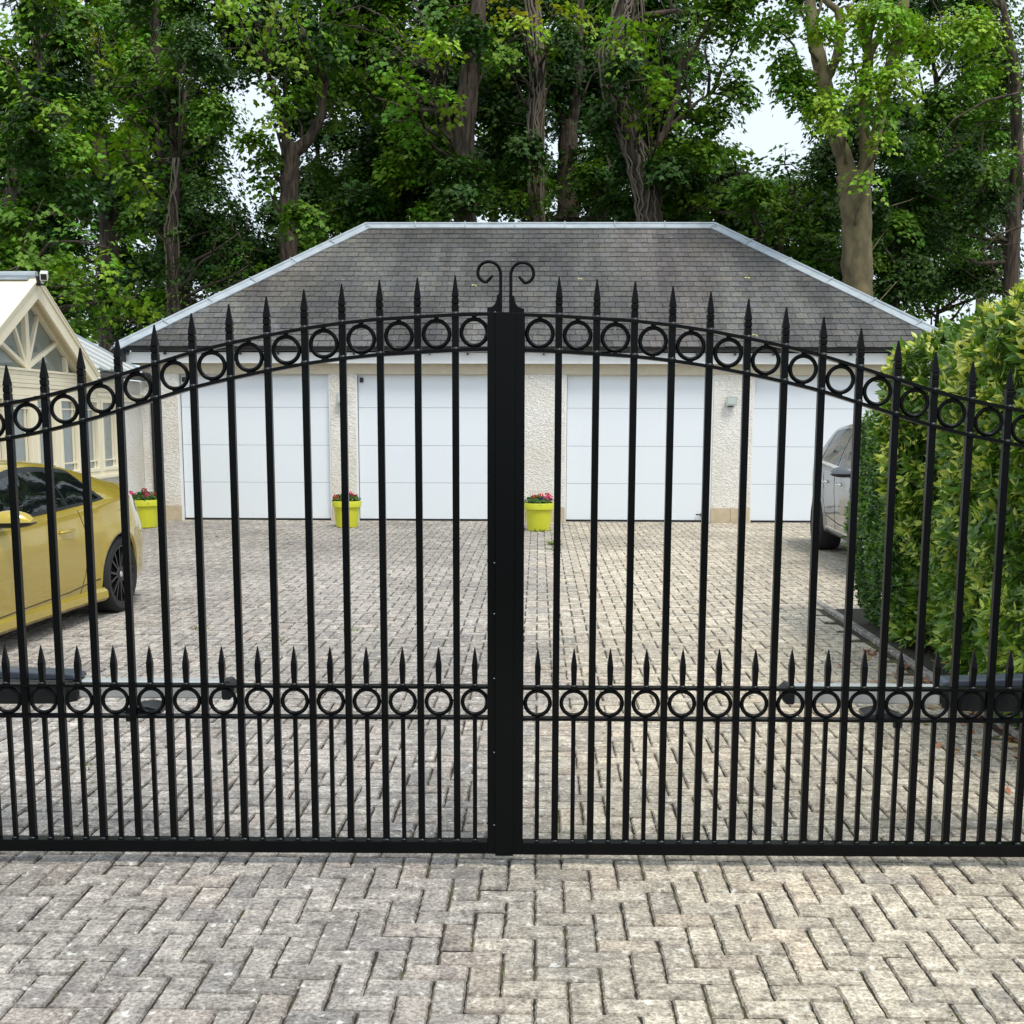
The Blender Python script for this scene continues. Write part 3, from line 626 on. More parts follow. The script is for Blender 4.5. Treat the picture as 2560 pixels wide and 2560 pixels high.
# ------------------------------------------------------------------ gate motors
def motor(side):
    D = 4.56; lab = {-1: 'silver gate opener arm behind the left gate leaf, near the yellow car', 1: 'silver gate opener arm behind the right gate leaf, beside the hedge'}[side]
    X = lambda px: float(atY(px, 1720, D)[0])
    x_tip, x_cap, x_h = (X(594), X(560), X(204)) if side < 0 else (X(1952), X(1982), X(2346))
    s = -side; z0, z1 = .604, .672
    r = empty('gate_opener', (x_h, D, 0), label=lab, cat='gate opener', group='gate openers')
    g_ = lambda a: a - x_h; o2 = lambda a, c: sorted((g_(a), g_(c)))
    b = MB(); b.box(*o2(x_h, x_cap), -.034, .034, z0, z1); b.build('arm', M['alu'], r, bevel=.006)
    b = MB(); poly = [(0, z0 - .004), (0, z1 + .004), (.030, z1 + .006), (.046, z1 - .010), (.050, z1 - .03), (.044, z0 + .01), (.030, z0 - .004)]
    b.prism([(g_(x_cap) + s * (u), v) for u, v in poly], lambda u, v, d: (u, d, v), -.038, .038); b.build('end_cap', M['black'], r, bevel=.004)
    # housing: dark box under a sloping blue-grey lid
    L0 = -side * -1; e = side * .78
    b = MB(); b.prism([(0, z0 - .010), (0, z1 - .0), (side * .02, z1 + .004), (e, z1 + .002), (e, z0 - .03), (side * .06, z0 - .022)], lambda u, v, d: (u, d, v), -.05, .05); b.build('housing', M['black'], r, bevel=.005)
    b = MB(); b.prism([(side * -.008, z1 + .006), (side * .0, z1 + .022), (side * .02, z1 + .030), (side * .3, z1 + .040), (e, z1 + .046), (e, z1 + .012), (side * .25, z1 + .008)], lambda u, v, d: (u, d, v), -.052, .052); b.build('lid', M['motor'], r, bevel=.006)
    b = MB(); b.prism([(side * .01, z1 + .004), (side * .25, z1 + .0078), (e, z1 + .011), (e, z1 - .012), (side * .08, z1 - .006)], lambda u, v, d: (u, d, v), -.054, .054); b.build('trim_band', M['greyplastic'], r, bevel=.002)
    xb = -1.535 - x_h if side < 0 else 1.345 - x_h
    b = MB(); b.prism([(xb - side * .10, .574), (xb - side * -.06, .574), (xb + side * .0, .60), (xb - side * .05, .603), (xb - side * .10, .592)], lambda u, v, d: (u, d, v), -.17, -.05); b.box(*sorted((xb + side * .0, xb + side * .035)), -.172, -.16, .545, .60); b.build('gate_bracket', M['black'], r, bevel=.003)
motor(-1); motor(1)

# ------------------------------------------------------------------ flower pots
def leaf_mesh(name, pos, nrm, tip, size, col, tmpl, fold=.25, curl=.0, parent=None, mat_=None, extra=None):
    """many flat leaves as one mesh; tmpl: (k,2) outline in units of leaf length, base at origin, tip at +v"""
    pos = np.asarray(pos); nrm = np.asarray(nrm); tip = np.asarray(tip)
    nrm = nrm / np.linalg.norm(nrm, axis=1, keepdims=True); tip = tip - nrm * (tip * nrm).sum(1, keepdims=True)
    tip /= np.linalg.norm(tip, axis=1, keepdims=True) + 1e-9; sd_ = np.cross(tip, nrm)
    T = np.asarray(tmpl); k = len(T); sz = np.asarray(size)[:, None, None]
    u = T[None, :, 0, None]; v = T[None, :, 1, None]
    V = pos[:, None, :] + sz * (sd_[:, None, :] * u + tip[:, None, :] * v + nrm[:, None, :] * (-fold * np.abs(u) - curl * v * v))
    N = len(pos); base = (np.arange(N) * k)[:, None]
    half = [i for i in range(k) if T[i, 0] >= -1e-6]; other = [i for i in range(k) if T[i, 0] <= 1e-6]
    other = other  # both halves share the midrib points
    lo = np.concatenate([base + np.array(half)[None], base + np.array(other)[None]], 1).ravel()
    ct = np.tile([len(half), len(other)], N)
    me = np_mesh(name, V.reshape(-1, 3), lo, ct, np.repeat(np.asarray(col), 2, axis=0))
    return link(name, me, mat_ or M['leaf'], parent)
# outlines run clockwise from the base; points with u=0 belong to both halves
OVAL = np.array([(0, 0), (.17, .25), (.19, .55), (0, 1), (-.19, .55), (-.17, .25)])
MAPLE = np.array([(0, 0), (.30, .05), (.52, .42), (.24, .50), (.0, 1), (-.24, .50), (-.52, .42), (-.30, .05)])
ROUND = np.array([(0, 0), (.3, .2), (.32, .6), (0, .9), (-.32, .6), (-.3, .2)])
def rnd_dirs(n, up=0.):
    v = RNG.normal(size=(n, 3)); v[:, 2] += up; return v / np.linalg.norm(v, axis=1, keepdims=True)
def jit(base, n, lo=.75, hi=1.25): return np.asarray(base)[None] * RNG.uniform(lo, hi, (n, 1)) * RNG.uniform(.93, 1.07, (n, 3))
def pot(x, y, label, cols, r0=.235, h=.42):
    t = empty('flower_pot', (x, y, 0), label=label, cat='flower pot', group='lime green flower pots')
    k = r0 / .235
    b = MB(); b.lathe([(0, .004), (.165 * k, .004), (.172 * k, .012), (.205 * k, h - .10), (.212 * k, h - .102), (.232 * k, h - .095), (.236 * k, h - .01), (.232 * k, h), (.222 * k, h), (.215 * k, h - .02), (.19 * k, h - .05)], 40)
    b.build('pot', M['pot'], t, auto=True)
    b = MB(); b.lathe([(.195 * k, h - .05), (.1, h - .035), (0, h - .03)], 20); b.build('soil', M['soil'], t)
    n = 900; d = rnd_dirs(n, .7); rr = RNG.uniform(.55, 1.0, (n, 1)); P = d * rr * np.array([.235, .235, .13]) * k + np.array([0, 0, h - .01]); P[:, 2] = np.maximum(P[:, 2], h - .03)
    nn = d + rnd_dirs(n) * .7; nn[:, 2] += .5
    leaf_mesh('foliage', P, nn, rnd_dirs(n, -.1), RNG.uniform(.035, .055, n), jit((.055, .12, .02), n, .6, 1.5), ROUND, parent=t)
    P = []; C_ = []; Nn = []
    for (cx, cy, cz, rad, c, m_) in cols:
        dd = rnd_dirs(m_, .4); P.append(dd * rad + np.array([cx, cy, h + cz])); Nn.append(dd + rnd_dirs(m_) * .4); C_.append(jit(c, m_, .7, 1.3))
    P = np.vstack(P); leaf_mesh('flowers', P, np.vstack(Nn), rnd_dirs(len(P)), RNG.uniform(.022, .038, len(P)), np.vstack(C_), ROUND, parent=t, mat_=M['petal'])
pk, rd, dr_, vi = (.75, .03, .20), (.62, .02, .02), (.30, .015, .03), (.22, .05, .45)
pot(-6.18, 18.55, 'lime green pot with pink and dark red flowers beside the yellow car', [(-.19, -.06, .07, .06, pk, 90), (-.23, -.02, .05, .05, pk, 60), (.02, -.05, .13, .05, dr_, 60), (.07, -.1, .06, .045, pk, 50), (.16, 0, .08, .03, dr_, 20)], .245, .44)
pot(-3.03, 18.78, 'lime green pot with a few red flowers between the two left garage doors', [(-.16, -.08, .05, .05, (.6, .06, .02), 60), (.06, -.08, .10, .05, pk, 55), (.02, -.06, .11, .04, rd, 40), (.13, -.05, .06, .025, rd, 16)])
pot(.015, 18.35, 'lime green pot with many red and violet flowers just right of the gate centre', [(.02, -.05, .09, .05, rd, 60), (.10, -.08, .06, .05, pk, 60), (.17, -.04, .08, .04, pk, 50), (.13, 0, .11, .04, rd, 40), (.06, -.12, .05, .03, vi, 30), (-.07, -.06, .08, .04, rd, 40), (.2, -.02, .03, .03, dr_, 20)], .24, .43)

# ------------------------------------------------------------------ cars
def smooth_interp(x, tab):
    xs = np.array([a for a, _ in tab]); ys = np.array([c for _, c in tab])
    q = np.linspace(-.07, .07, 7); return float(np.mean(np.interp(x + q, xs, ys)))
class Car:
    """x forward, origin on the ground under the rear axle centre"""
    def __init__(s, p): s.p = p; s.g = lambda k, x: smooth_interp(x, p[k])
    def zbot(s, x):
        z = s.g('bot', x)
        for wx in (0, s.p['wb']):
            d = abs(x - wx); R = s.p['ar']
            if d < R: z = max(z, s.p['wr'] + math.sqrt(R * R - d * d) * .99)
        return z
    def side(s, x, z):
        """half width of the lower body at height z"""
        W = s.g('W', x); zb = s.g('belt', x)
        fz = np.interp(z, s.p['fz'][0], s.p['fz'][1]); fl = 1.0
        for wx in (0, s.p['wb']):                         # flared wheel arches
            d = math.hypot(x - wx, z - s.p['wr']); R = s.p['ar']
            if d < R + .14: fl = max(fl, 1 + .018 * (1 - (d - R) / .14) ** 2)
        tp = 1 - .14 * min(1, max(0, (z - .55) / .42)) * min(1, max(0, (-.35 - x) / .6)) if s.p.get('taper') else 1
        return W * fz * fl * tp
    def section(s, x):
        zb = s.g('belt', x); z0 = s.zbot(x); zt = s.g('top', x); zb = min(zb, zt - .01); z0 = min(z0, zb - .02); wr = s.g('rail', x); zr = zb + (zt - zb) * s.p['rz']
        pts = [(s.side(x, z0 + .0) - .03, z0)]
        for t in np.linspace(0.02, 1, 13): z = z0 + (zb - .025 - z0) * t; pts.append((s.side(x, z), z))
        yb = s.side(x, zb) - .022; pts.append((yb, zb)); s.last = (yb, zb, wr, zr)
        wr = min(wr, yb - .01)
        for t in np.linspace(.15, 1, 7): bow = .018 * math.sin(math.pi * t) * min(1, (zr - zb) / .3); pts.append((yb + (wr - yb) * t + bow, zb + (zr - zb) * t))
        for t in np.linspace(.12, 1, 8): a = t * math.pi / 2; pts.append((wr * math.cos(a) ** .8 if t < 1 else 0, zr + (zt - zr) * math.sin(a)))
        return pts
    def glass(s, x, t):
        zb = s.g('belt', x); zt = s.g('top', x); zb = min(zb, zt - .01); wr = s.g('rail', x); zr = zb + (zt - zb) * s.p['rz']; yb = s.side(x, zb) - .022; wr = min(wr, yb - .01)
        bow = .018 * math.sin(math.pi * t) * min(1, (zr - zb) / .3); return (yb + (wr - yb) * t + bow, zb + (zr - zb) * t)
    def build(s, root, paint):
        p = s.p; x0, x1 = p['ends']; xs = set(np.round(np.linspace(x0, x1, 120), 4))
        for wx in (0, p['wb']):
            for t in np.linspace(-1, 1, 25): xs.add(round(wx + p['ar'] * math.sin(t * math.pi / 2), 4))
        xs = sorted(xs); rows = [s.section(x) for x in xs]; k = len(rows[0]); b = MB()
        for sg in (1, -1):
            V = [(x, sg * y, z) for x, r in zip(xs, rows) for y, z in r]; Fs = []
            for i in range(len(xs) - 1):
                for j in range(k - 1):
                    q = (i * k + j, (i + 1) * k + j, (i + 1) * k + j + 1, i * k + j + 1); Fs.append(q if sg < 0 else q[::-1])
            b.add(V, Fs)
            for e in (0, len(xs) - 1):
                c = [(xs[e], sg * y, z) for y, z in rows[e]] + [(xs[e], 0, rows[e][0][1])]; f = tuple(range(len(c))); b.add(c, [f if (sg > 0) == (e > 0) else f[::-1]])
        o = b.build('body', paint, root, smooth=True)
        m = o.modifiers.new('weld', 'WELD'); m.merge_threshold = .0006
        b = MB(); b.box(x0 + .25, x1 - .25, -p['W0'] + .18, p['W0'] - .18, p['sill'] - .01, .62); b.build('underbody', M['arch'], root)
        for wx in (0, p['wb']):
            for sg in (1, -1):
                yo = s.side(wx, p['wr'] + p['ar']) ; b = MB(); R = p['ar'] + .004; n = 28
                V = [(wx + R * math.cos(a), sg * yy, p['wr'] + R * math.sin(a)) for yy in (yo - .05, yo - .34) for a in np.linspace(-.02, math.pi + .02, n)]
                Fs = [(i, i + 1, n + i + 1, n + i) for i in range(n - 1)] + [tuple(range(n, 2 * n))]
                b.add(V, Fs); b.build('arch_liner', M['arch'], root)
        return o
    def patch(s, root, name, m_, xa, xb, t0, t1, sg, off, n=30):
        b = MB(); k = 7
        for X in np.linspace(xa, xb, n):
            a0 = t0(X) if callable(t0) else t0; a1 = t1(X) if callable(t1) else t1
            for t in np.linspace(a0, a1, k): y, z = s.glass(X, t); b.v.append((X, sg * (y + off), z + off * .25))
        for i in range(n - 1):
            for j in range(k - 1): q = (i * k + j, (i + 1) * k + j, (i + 1) * k + j + 1, i * k + j + 1); b.f.append(q if sg < 0 else q[::-1]); b.m.append(0); b.c.append((1, 1, 1))
        return b.build(name, m_, root, smooth=True)
    def strip(s, root, name, m_, pts, sg, wd=.006, off=.0015):
        """thin line on the body side; pts are (x, z)"""
        b = MB(); q = []
        for (xa, za), (xb, zb) in zip(pts[:-1], pts[1:]):
            for t in np.linspace(0, 1, 6)[:-1]: q.append((xa + (xb - xa) * t, za + (zb - za) * t))
        q.append(pts[-1]); P = [Vector((x, sg * (s.side(x, z) + off - .002), z)) for x, z in q]
        b.tube(P, wd / 2, 5); return b.build(name, m_, root)
def wheel(root, x, y, sg, R, wd, rimR, spokes, m_rim, kind):
    t = None; b = MB(); yo = y; yi = y - sg * wd
    prof = [(rimR, 0), (rimR + .008, .004), (R - .035, .010), (R - .012, -.004), (R, -.03), (R, -(wd - .03)), (R - .02, -wd), (rimR, -wd)]
    b.lathe([(r, sg * d) for r, d in prof], 48, (x, yo, R), axis='y'); w_ = b.build('wheel', M['tyre'], root, auto=True)
    b = MB(); b.lathe([(rimR, sg * .0), (rimR - .012, sg * .002), (rimR - .022, sg * -.012), (rimR - .03, sg * -.06), (rimR - .035, sg * -.16)], 48, (x, yo, R), axis='y')
    b.lathe([(.075, sg * -.022), (.07, sg * -.012), (.03, sg * -.010), (0, sg * -.010)], 20, (x, yo, R), axis='y')
    for k in range(spokes):
        a = 2 * math.pi * k / spokes
        for da in ((-.13, .13) if kind == 'v' else (-.05, .07)):
            r0, r1 = .05, rimR - .01; a0, a1 = (a + da * .35, a + da * 1.35) if kind == 'v' else (a, a + da * 1.2)
            b.bar((x + r0 * math.cos(a0), yo - sg * .026, R + r0 * math.sin(a0)), (x + r1 * math.cos(a1), yo - sg * .008, R + r1 * math.sin(a1)), .017 if kind == 'v' else .010, .022, up=(0, 1, 0))
    b.build('rim', m_rim, w_, auto=True)
    b = MB(); b.lathe([(rimR - .03, sg * -.10), (.0, sg * -.10)], 32, (x, yo, R), axis='y'); b.lathe([(.17, sg * -.085), (.0, sg * -.08)], 32, (x, yo, R), axis='y'); b.build('brake_disc', M['arch'], w_)
    b = MB(); b.lathe([(.028, sg * -.009), (.02, sg * -.005), (0, sg * -.004)], 14, (x, yo, R), axis='y'); b.build('hub_cap', M['chrome'] if kind == 'v' else m_rim, w_)
    return w_
def mirror(root, car, x, z, sg, mtop, mlow, L=.23):
    y0 = car.side(x, z) - .02
    def pod(zs, m_, nm, par, k=1.):
        b = MB(); n = 14; secs = []
        for t in np.linspace(0, 1, 9):
            yy = y0 + .05 + L * t; rx = (.075 * math.sqrt(max(.02, 1 - (t * 1.02 - .25) ** 2 / .95)) * k); hz = .075 * math.sqrt(max(.03, 1 - (t - .35) ** 2 / .46))
            for q in range(n):
                a = math.pi * q / (n - 1); zz = math.sin(a) * (hz * zs[1]) if zs[1] > 0 else math.sin(a) * hz * zs[1]
                secs.append((x - .02 - .05 * t + rx * math.cos(a), sg * yy, z + .03 + zs[0] + zz))
        Fs = [(i * n + q, (i + 1) * n + q, (i + 1) * n + q + 1, i * n + q + 1) for i in range(8) for q in range(n - 1)] + [(i * n, i * n + n - 1, (i + 1) * n + n - 1, (i + 1) * n) for i in range(8)] + [tuple(range(n)), tuple(range(8 * n, 9 * n))]
        b.add(secs, Fs); return b.build(nm, m_, par, auto=True)
    o = pod((.0, 1.15), mtop, 'mirror', root); pod((-.002, -.55), mlow, 'mirror_base', o, 1.03)
    b = MB(); b.bar((x + .03, sg * (y0 - .0), z - .015), (x - .01, sg * (y0 + .12), z + .02), .07, .03); b.build('mirror_arm', mlow, o)
    return o
# yellow coupe: nose towards the gate
coupe = Car(dict(taper=1, wb=2.81, wr=.335, ar=.372, W0=.935, sill=.17, ends=(-.965, 3.72), rz=.86,
    fz=([.15, .22, .34, .50, .66, .74, .80, .90, 1.02], [.935, .955, .972, .985, .998, 1.0, .992, .972, .945]),
    top=[(-1, .60), (-.965, .70), (-.90, .93), (-.83, 1.06), (-.5, 1.12), (-.2, 1.17), (.2, 1.275), (.55, 1.345), (.95, 1.383), (1.3, 1.38), (1.7, 1.30), (2.05, 1.16), (2.45, .99), (3.0, .93), (3.45, .82), (3.65, .66), (3.75, .5)],
    belt=[(-1, .58), (-.965, .74), (-.92, .92), (-.8, 1.0), (-.4, 1.03), (0, 1.02), (.4, .985), (1.0, .955), (2.2, .92), (2.6, .91), (3.1, .85), (3.5, .72), (3.75, .45)],
    bot=[(-1, .42), (-.9, .30), (-.6, .24), (-.35, .2), (.3, .185), (2.5, .175), (3.2, .2), (3.75, .22)],
    W=[(-1, .66), (-.95, .73), (-.86, .80), (-.6, .885), (-.3, .928), (0, .938), (.35, .925), (.7, .905), (1.3, .895), (2.2, .905), (2.8, .93), (3.2, .88), (3.5, .76), (3.75, .52)],
    rail=[(-1, .60), (-.9, .70), (-.6, .74), (-.2, .70), (.2, .64), (.7, .605), (1.4, .60), (1.9, .66), (2.4, .74), (3.1, .70), (3.75, .40)]))
yaw = math.atan(.066)
fw = (-math.sin(yaw), -math.cos(yaw)); rzc = math.atan2(fw[1], fw[0])
# the visible side is the car's own left (+Y local); the contact of that rear wheel was measured on the ground
cw = np.array([-3.665, 10.33]); left = np.array([-fw[1], fw[0]]); org = cw - left * .925
car = empty('parked_coupe', (org[0], org[1], 0), rzc, label='metallic yellow coupe parked on the left, nose towards the gate, black wheels', cat='car')
coupe.build(car, M['gold'])
for sg in (1, -1):
    coupe.patch(car, 'window_trim', M['black'], .17, 2.32, .02, lambda x: min(.97, max(.03, (x - .17) * 4.5, 0)) if x < .39 else (.97 if x < 1.7 else max(.03, .97 - (x - 1.7) * 1.2)), sg, .004, 44)
    coupe.patch(car, 'side_window', M['carglass'], .26, .78, .09, lambda x: min(.86, .12 + (x - .26) * 5.5), sg, .008)
    coupe.patch(car, 'side_window', M['carglass'], .815, 2.15, .09, lambda x: .86 if x < 1.65 else max(.12, .86 - (x - 1.65) * 1.45), sg, .008)
    coupe.strip(car, 'door_gap', M['seam'], [(.70, .95), (.64, .78), (.60, .62), (.64, .42), (.72, .26)], sg, .007)
    coupe.strip(car, 'door_gap', M['seam'], [(2.12, .90), (2.14, .6), (2.08, .27)], sg, .007)
    coupe.strip(car, 'sill_gap', M['seam'], [(.40, .345), (.9, .30), (2.1, .27), (2.4, .28)], sg, .010)
    b = MB(); n = 14
    for x in np.linspace(.34, 2.46, n):
        zt_, zl = .265, .15; y = coupe.side(x, .26)
        b.v += [(x, sg * (y - .004), zt_), (x, sg * (y + .028), zt_ - .03), (x, sg * (y + .032), zl + .03), (x, sg * (y - .0), zl), (x, sg * (y - .10), zl)]
    for i in range(n - 1):
        for j in range(4): q = (i * 5 + j, (i + 1) * 5 + j, (i + 1) * 5 + j + 1, i * 5 + j + 1); b.f.append(q if sg > 0 else q[::-1]); b.m.append(0); b.c.append((1, 1, 1))
    b.build('side_skirt', M['gold'], car, auto=True)
    yh = coupe.side(.95, .80); b = MB(); b.tube([(.84, sg * (yh + .004), .80), (.87, sg * (yh + .024), .802), (.96, sg * (yh + .028), .802), (1.05, sg * (yh + .022), .80), (1.08, sg * (yh + .002), .798)], [.010, .013, .014, .013, .010], 8); b.build('door_handle', M['gold'], car, smooth=True)
    coupe.strip(car, 'fuel_flap_gap' if sg > 0 else 'panel_line', M['seam'], [(.02, .90), (-.14, .895), (-.17, .86), (-.15, .80), (.0, .79)], sg, .004)
    b = MB(); V = []; m_ = 8
    for i, x in enumerate(np.linspace(-.955, -.60, m_)):
        for z in np.linspace(.84 - .0 * i, .965 - .006 * i, 5): V.append((x - .004, sg * (coupe.side(x, z) + .006), z))
    b.add(V, [((i * 5 + j), (i + 1) * 5 + j, (i + 1) * 5 + j + 1, i * 5 + j + 1)[::(-1 if sg > 0 else 1)] for i in range(m_ - 1) for j in range(4)]); b.build('tail_light', M['taillight'], car, smooth=True)
    mirror(car, coupe, 2.02, .93, sg, M['gold'], M['black'])
    wheel(car, 0, sg * .925, sg, .335, .26, .255, 8, M['rim_dark'], 'v'); wheel(car, 2.81, sg * .915, sg, .335, .25, .255, 8, M['rim_dark'], 'v')
# grey SUV
suv = Car(dict(wb=2.99, wr=.385, ar=.43, W0=.985, sill=.25, ends=(-1.0, 3.92), rz=.90,
    fz=([.2, .30, .42, .55, .70, .85, .98, 1.10, 1.2], [.93, .955, .965, .975, .985, .998, 1.0, .985, .96]),
    top=[(-1.05, .8), (-1.0, 1.0), (-.93, 1.22), (-.8, 1.40), (-.55, 1.58), (-.2, 1.64), (.5, 1.69), (1.2, 1.695), (1.7, 1.64), (2.2, 1.42), (2.7, 1.18), (3.2, 1.10), (3.6, .98), (3.85, .75), (3.95, .6)],
    belt=[(-1.05, .75), (-1.0, .92), (-.9, 1.08), (-.6, 1.16), (0, 1.14), (1.0, 1.09), (2.2, 1.06), (2.8, 1.04), (3.4, .98), (3.8, .75), (3.95, .5)],
    bot=[(-1.05, .5), (-.9, .38), (-.5, .33), (.5, .27), (2.5, .25), (3.3, .28), (3.95, .32)],
    W=[(-1.05, .70), (-.98, .80), (-.8, .90), (-.4, .965), (0, .985), (.5, .975), (1.3, .955), (2.3, .965), (2.99, .985), (3.5, .88), (3.95, .6)],
    rail=[(-1.05, .6), (-.9, .68), (-.5, .68), (.2, .69), (1.3, .70), (2.0, .74), (2.6, .80), (3.3, .76), (3.95, .4)]))
yw = math.atan(.045); fw = (-math.sin(yw), -math.cos(yw)); rzc = math.atan2(fw[1], fw[0]); right = np.array([fw[1], -fw[0]])
cw = np.array([3.69, 15.83]); org = cw - right * .97
car = empty('parked_suv', (org[0], org[1], 0), rzc, label='silver grey SUV with multi-spoke wheels half hidden behind the hedge', cat='car')
suv.build(car, M['grey_paint'])
for sg in (1, -1):
    top_ = lambda x: min(.95, max(.05, (x + .62) * 1.9)) if x < 1.75 else max(.05, .95 - (x - 1.75) * 1.0)
    suv.patch(car, 'window_trim', M['chrome'], -.62, 2.5, .02, lambda x: min(1.0, top_(x) + .05), sg, .004, 44)
    sh = lambda x: max(.10, top_(x) - .02)
    suv.patch(car, 'side_window', M['carglass'], -.50, -.02, .09, sh, sg, .008); suv.patch(car, 'side_window', M['carglass'], .02, 1.02, .09, sh, sg, .008); suv.patch(car, 'side_window', M['carglass'], 1.07, 2.34, .09, sh, sg, .008)
    suv.strip(car, 'door_gap', M['seam'], [(.42, 1.04), (.44, .88), (.40, .72), (.50, .55), (.58, .36)], sg, .007); suv.strip(car, 'door_gap', M['seam'], [(1.05, 1.05), (1.04, .7), (1.03, .34)], sg, .007)
    suv.strip(car, 'door_gap', M['seam'], [(2.25, 1.02), (2.27, .7), (2.2, .33)], sg, .007)
    suv.strip(car, 'sill_gap', M['seam'], [(.55, .50), (1.2, .44), (2.3, .42)], sg, .012); suv.strip(car, 'sill_trim', M['chrome'], [(.50, .36), (1.2, .345), (2.45, .345)], sg, .012)
    for xh in (.60, 1.36):
        yh = suv.side(xh, .93); b = MB(); b.tube([(xh - .11, sg * (yh + .004), .93), (xh - .08, sg * (yh + .03), .932), (xh + .02, sg * (yh + .035), .932), (xh + .1, sg * (yh + .004), .93)], [.012, .015, .016, .012], 8); b.build('door_handle', M['chrome'], car, smooth=True)
    mirror(car, suv, 2.1, 1.06, sg, M['grey_paint'], M['black'], .22)
    wheel(car, 0, sg * .97, sg, .385, .28, .275, 15, M['rim'], 's'); wheel(car, 2.99, sg * .965, sg, .385, .27, .275, 15, M['rim'], 's')

# ------------------------------------------------------------------ hedges
def hedge(name, label, cat, x0, x1, y0, y1, ztop, lf, wdl, cols, dens, bulge=.16, seed=1, stem=True, n_inner=9000):
    t = empty(name, ((x0 + x1) / 2, (y0 + y1) / 2, 0), label=label, cat=cat); cx, cy = (x0 + x1) / 2, (y0 + y1) / 2; x0 -= cx; x1 -= cx; y0 -= cy; y1 -= cy
    def surf(n):
        A = [(y1 - y0) * ztop, (x1 - x0) * ztop, (y1 - y0) * (x1 - x0), (x1 - x0) * ztop * .6]; A = np.array(A) / sum(A)
        f = RNG.choice(4, n, p=A); u, v = RNG.random(n), RNG.random(n); P = np.zeros((n, 3)); N_ = np.zeros((n, 3))
        for k in range(4):
            m_ = f == k
            if k == 0: P[m_] = np.c_[np.full(m_.sum(), x0), y0 + (y1 - y0) * u[m_], .06 + (ztop - .06) * v[m_]]; N_[m_] = (-1, 0, .1)
            if k == 1: P[m_] = np.c_[x0 + (x1 - x0) * u[m_], np.full(m_.sum(), y0), .06 + (ztop - .06) * v[m_]]; N_[m_] = (0, -1, .1)
            if k == 2: P[m_] = np.c_[x0 + (x1 - x0) * u[m_], y0 + (y1 - y0) * v[m_], np.full(m_.sum(), ztop)]; N_[m_] = (0, 0, 1)
            if k == 3: P[m_] = np.c_[x0 + (x1 - x0) * u[m_], np.full(m_.sum(), y1), .06 + (ztop - .06) * v[m_]]; N_[m_] = (0, 1, .1)
        zz = P[:, 2] / ztop; rnd = np.clip((zz - .8) / .2, 0, 1) ** 2 * .22 + np.clip((.16 - zz) / .16, 0, 1) ** 1.5 * .14
        P[:, 0] += np.where(P[:, 0] < x0 + .3, rnd, 0); P[:, 1] += np.where(P[:, 1] > y1 - .35, -rnd * 1.2, 0)
        nz = (vnoise(P[:, 1] + 50, P[:, 2] + P[:, 0] + 50, .55, seed) - .5) + .5 * (vnoise(P[:, 1] + 50, P[:, 2] - P[:, 0] + 50, .2, seed + 1) - .5)
        P += N_ * (nz[:, None] * bulge * 1.6); return P, N_, nz
    n = int(dens); P, N_, nz = surf(n); K_ = 8
    # each shoot carries a whorl of leaves
    ax = N_ * .8 + rnd_dirs(n, .55) * .75; ax[:, 2] += .35; ax /= np.linalg.norm(ax, axis=1, keepdims=True)
    pos = np.repeat(P, K_, 0); A = np.repeat(ax, K_, 0); R_ = rnd_dirs(n * K_); side = R_ - A * (R_ * A).sum(1, keepdims=True); side /= np.linalg.norm(side, axis=1, keepdims=True)
    hgt = np.tile(np.linspace(-.6, .35, K_), n)[:, None] * lf; op = np.tile(np.linspace(.95, .45, K_), n)[:, None]
    tip = A * (1 - op) + side * op; nrm = A * op - side * (1 - op) * .9 + RNG.normal(0, .18, (n * K_, 3)); pos = pos + A * hgt
    new = np.repeat(RNG.random(n) < .42 + .5 * nz.clip(-.3, .6), K_) & (np.tile(np.arange(K_), n) >= 3)
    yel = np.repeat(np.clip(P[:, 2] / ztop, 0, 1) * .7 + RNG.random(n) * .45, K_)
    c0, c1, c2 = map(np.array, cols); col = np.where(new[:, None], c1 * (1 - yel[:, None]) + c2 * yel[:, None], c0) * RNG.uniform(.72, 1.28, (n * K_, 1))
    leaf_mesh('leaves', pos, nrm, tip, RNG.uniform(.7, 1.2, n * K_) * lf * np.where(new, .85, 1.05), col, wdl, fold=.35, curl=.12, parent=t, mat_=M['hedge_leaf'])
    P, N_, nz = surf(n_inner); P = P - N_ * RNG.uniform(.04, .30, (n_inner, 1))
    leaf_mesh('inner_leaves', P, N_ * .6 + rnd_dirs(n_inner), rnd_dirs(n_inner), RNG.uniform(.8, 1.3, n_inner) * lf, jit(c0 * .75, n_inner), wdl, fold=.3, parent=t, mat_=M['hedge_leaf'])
    b = MB()
    for k in range(70):
        bx, by = random.uniform(x0 + .35, x1 - .2), random.uniform(y0 + .2, y1 - .3); q = [(bx, by, 0)]
        tx, ty, tz = bx + random.uniform(-.45, .3), by + random.uniform(-.4, .4), random.uniform(.6, ztop - .15)
        tx = max(tx, x0 + .1)
        for s_ in (.35, .7, 1): q.append((bx + (tx - bx) * s_ + random.uniform(-.04, .04), by + (ty - by) * s_ + random.uniform(-.04, .04), tz * s_))
        b.tube(q, [.022, .016, .011, .004], 6)
    b.build('branches', M['bark'], t, smooth=True)
    return t
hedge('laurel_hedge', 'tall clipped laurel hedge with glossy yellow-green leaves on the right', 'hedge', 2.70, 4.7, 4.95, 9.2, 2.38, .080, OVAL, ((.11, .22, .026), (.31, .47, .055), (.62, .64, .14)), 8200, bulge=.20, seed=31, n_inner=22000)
hedge('privet_bush', 'darker green small-leaved privet bush at the far end of the laurel hedge', 'bush', 2.67, 4.2, 8.75, 10.0, 1.90, .045, OVAL, ((.045, .12, .018), (.12, .27, .035), (.22, .38, .06)), 6500, bulge=.10, seed=41, n_inner=9000)

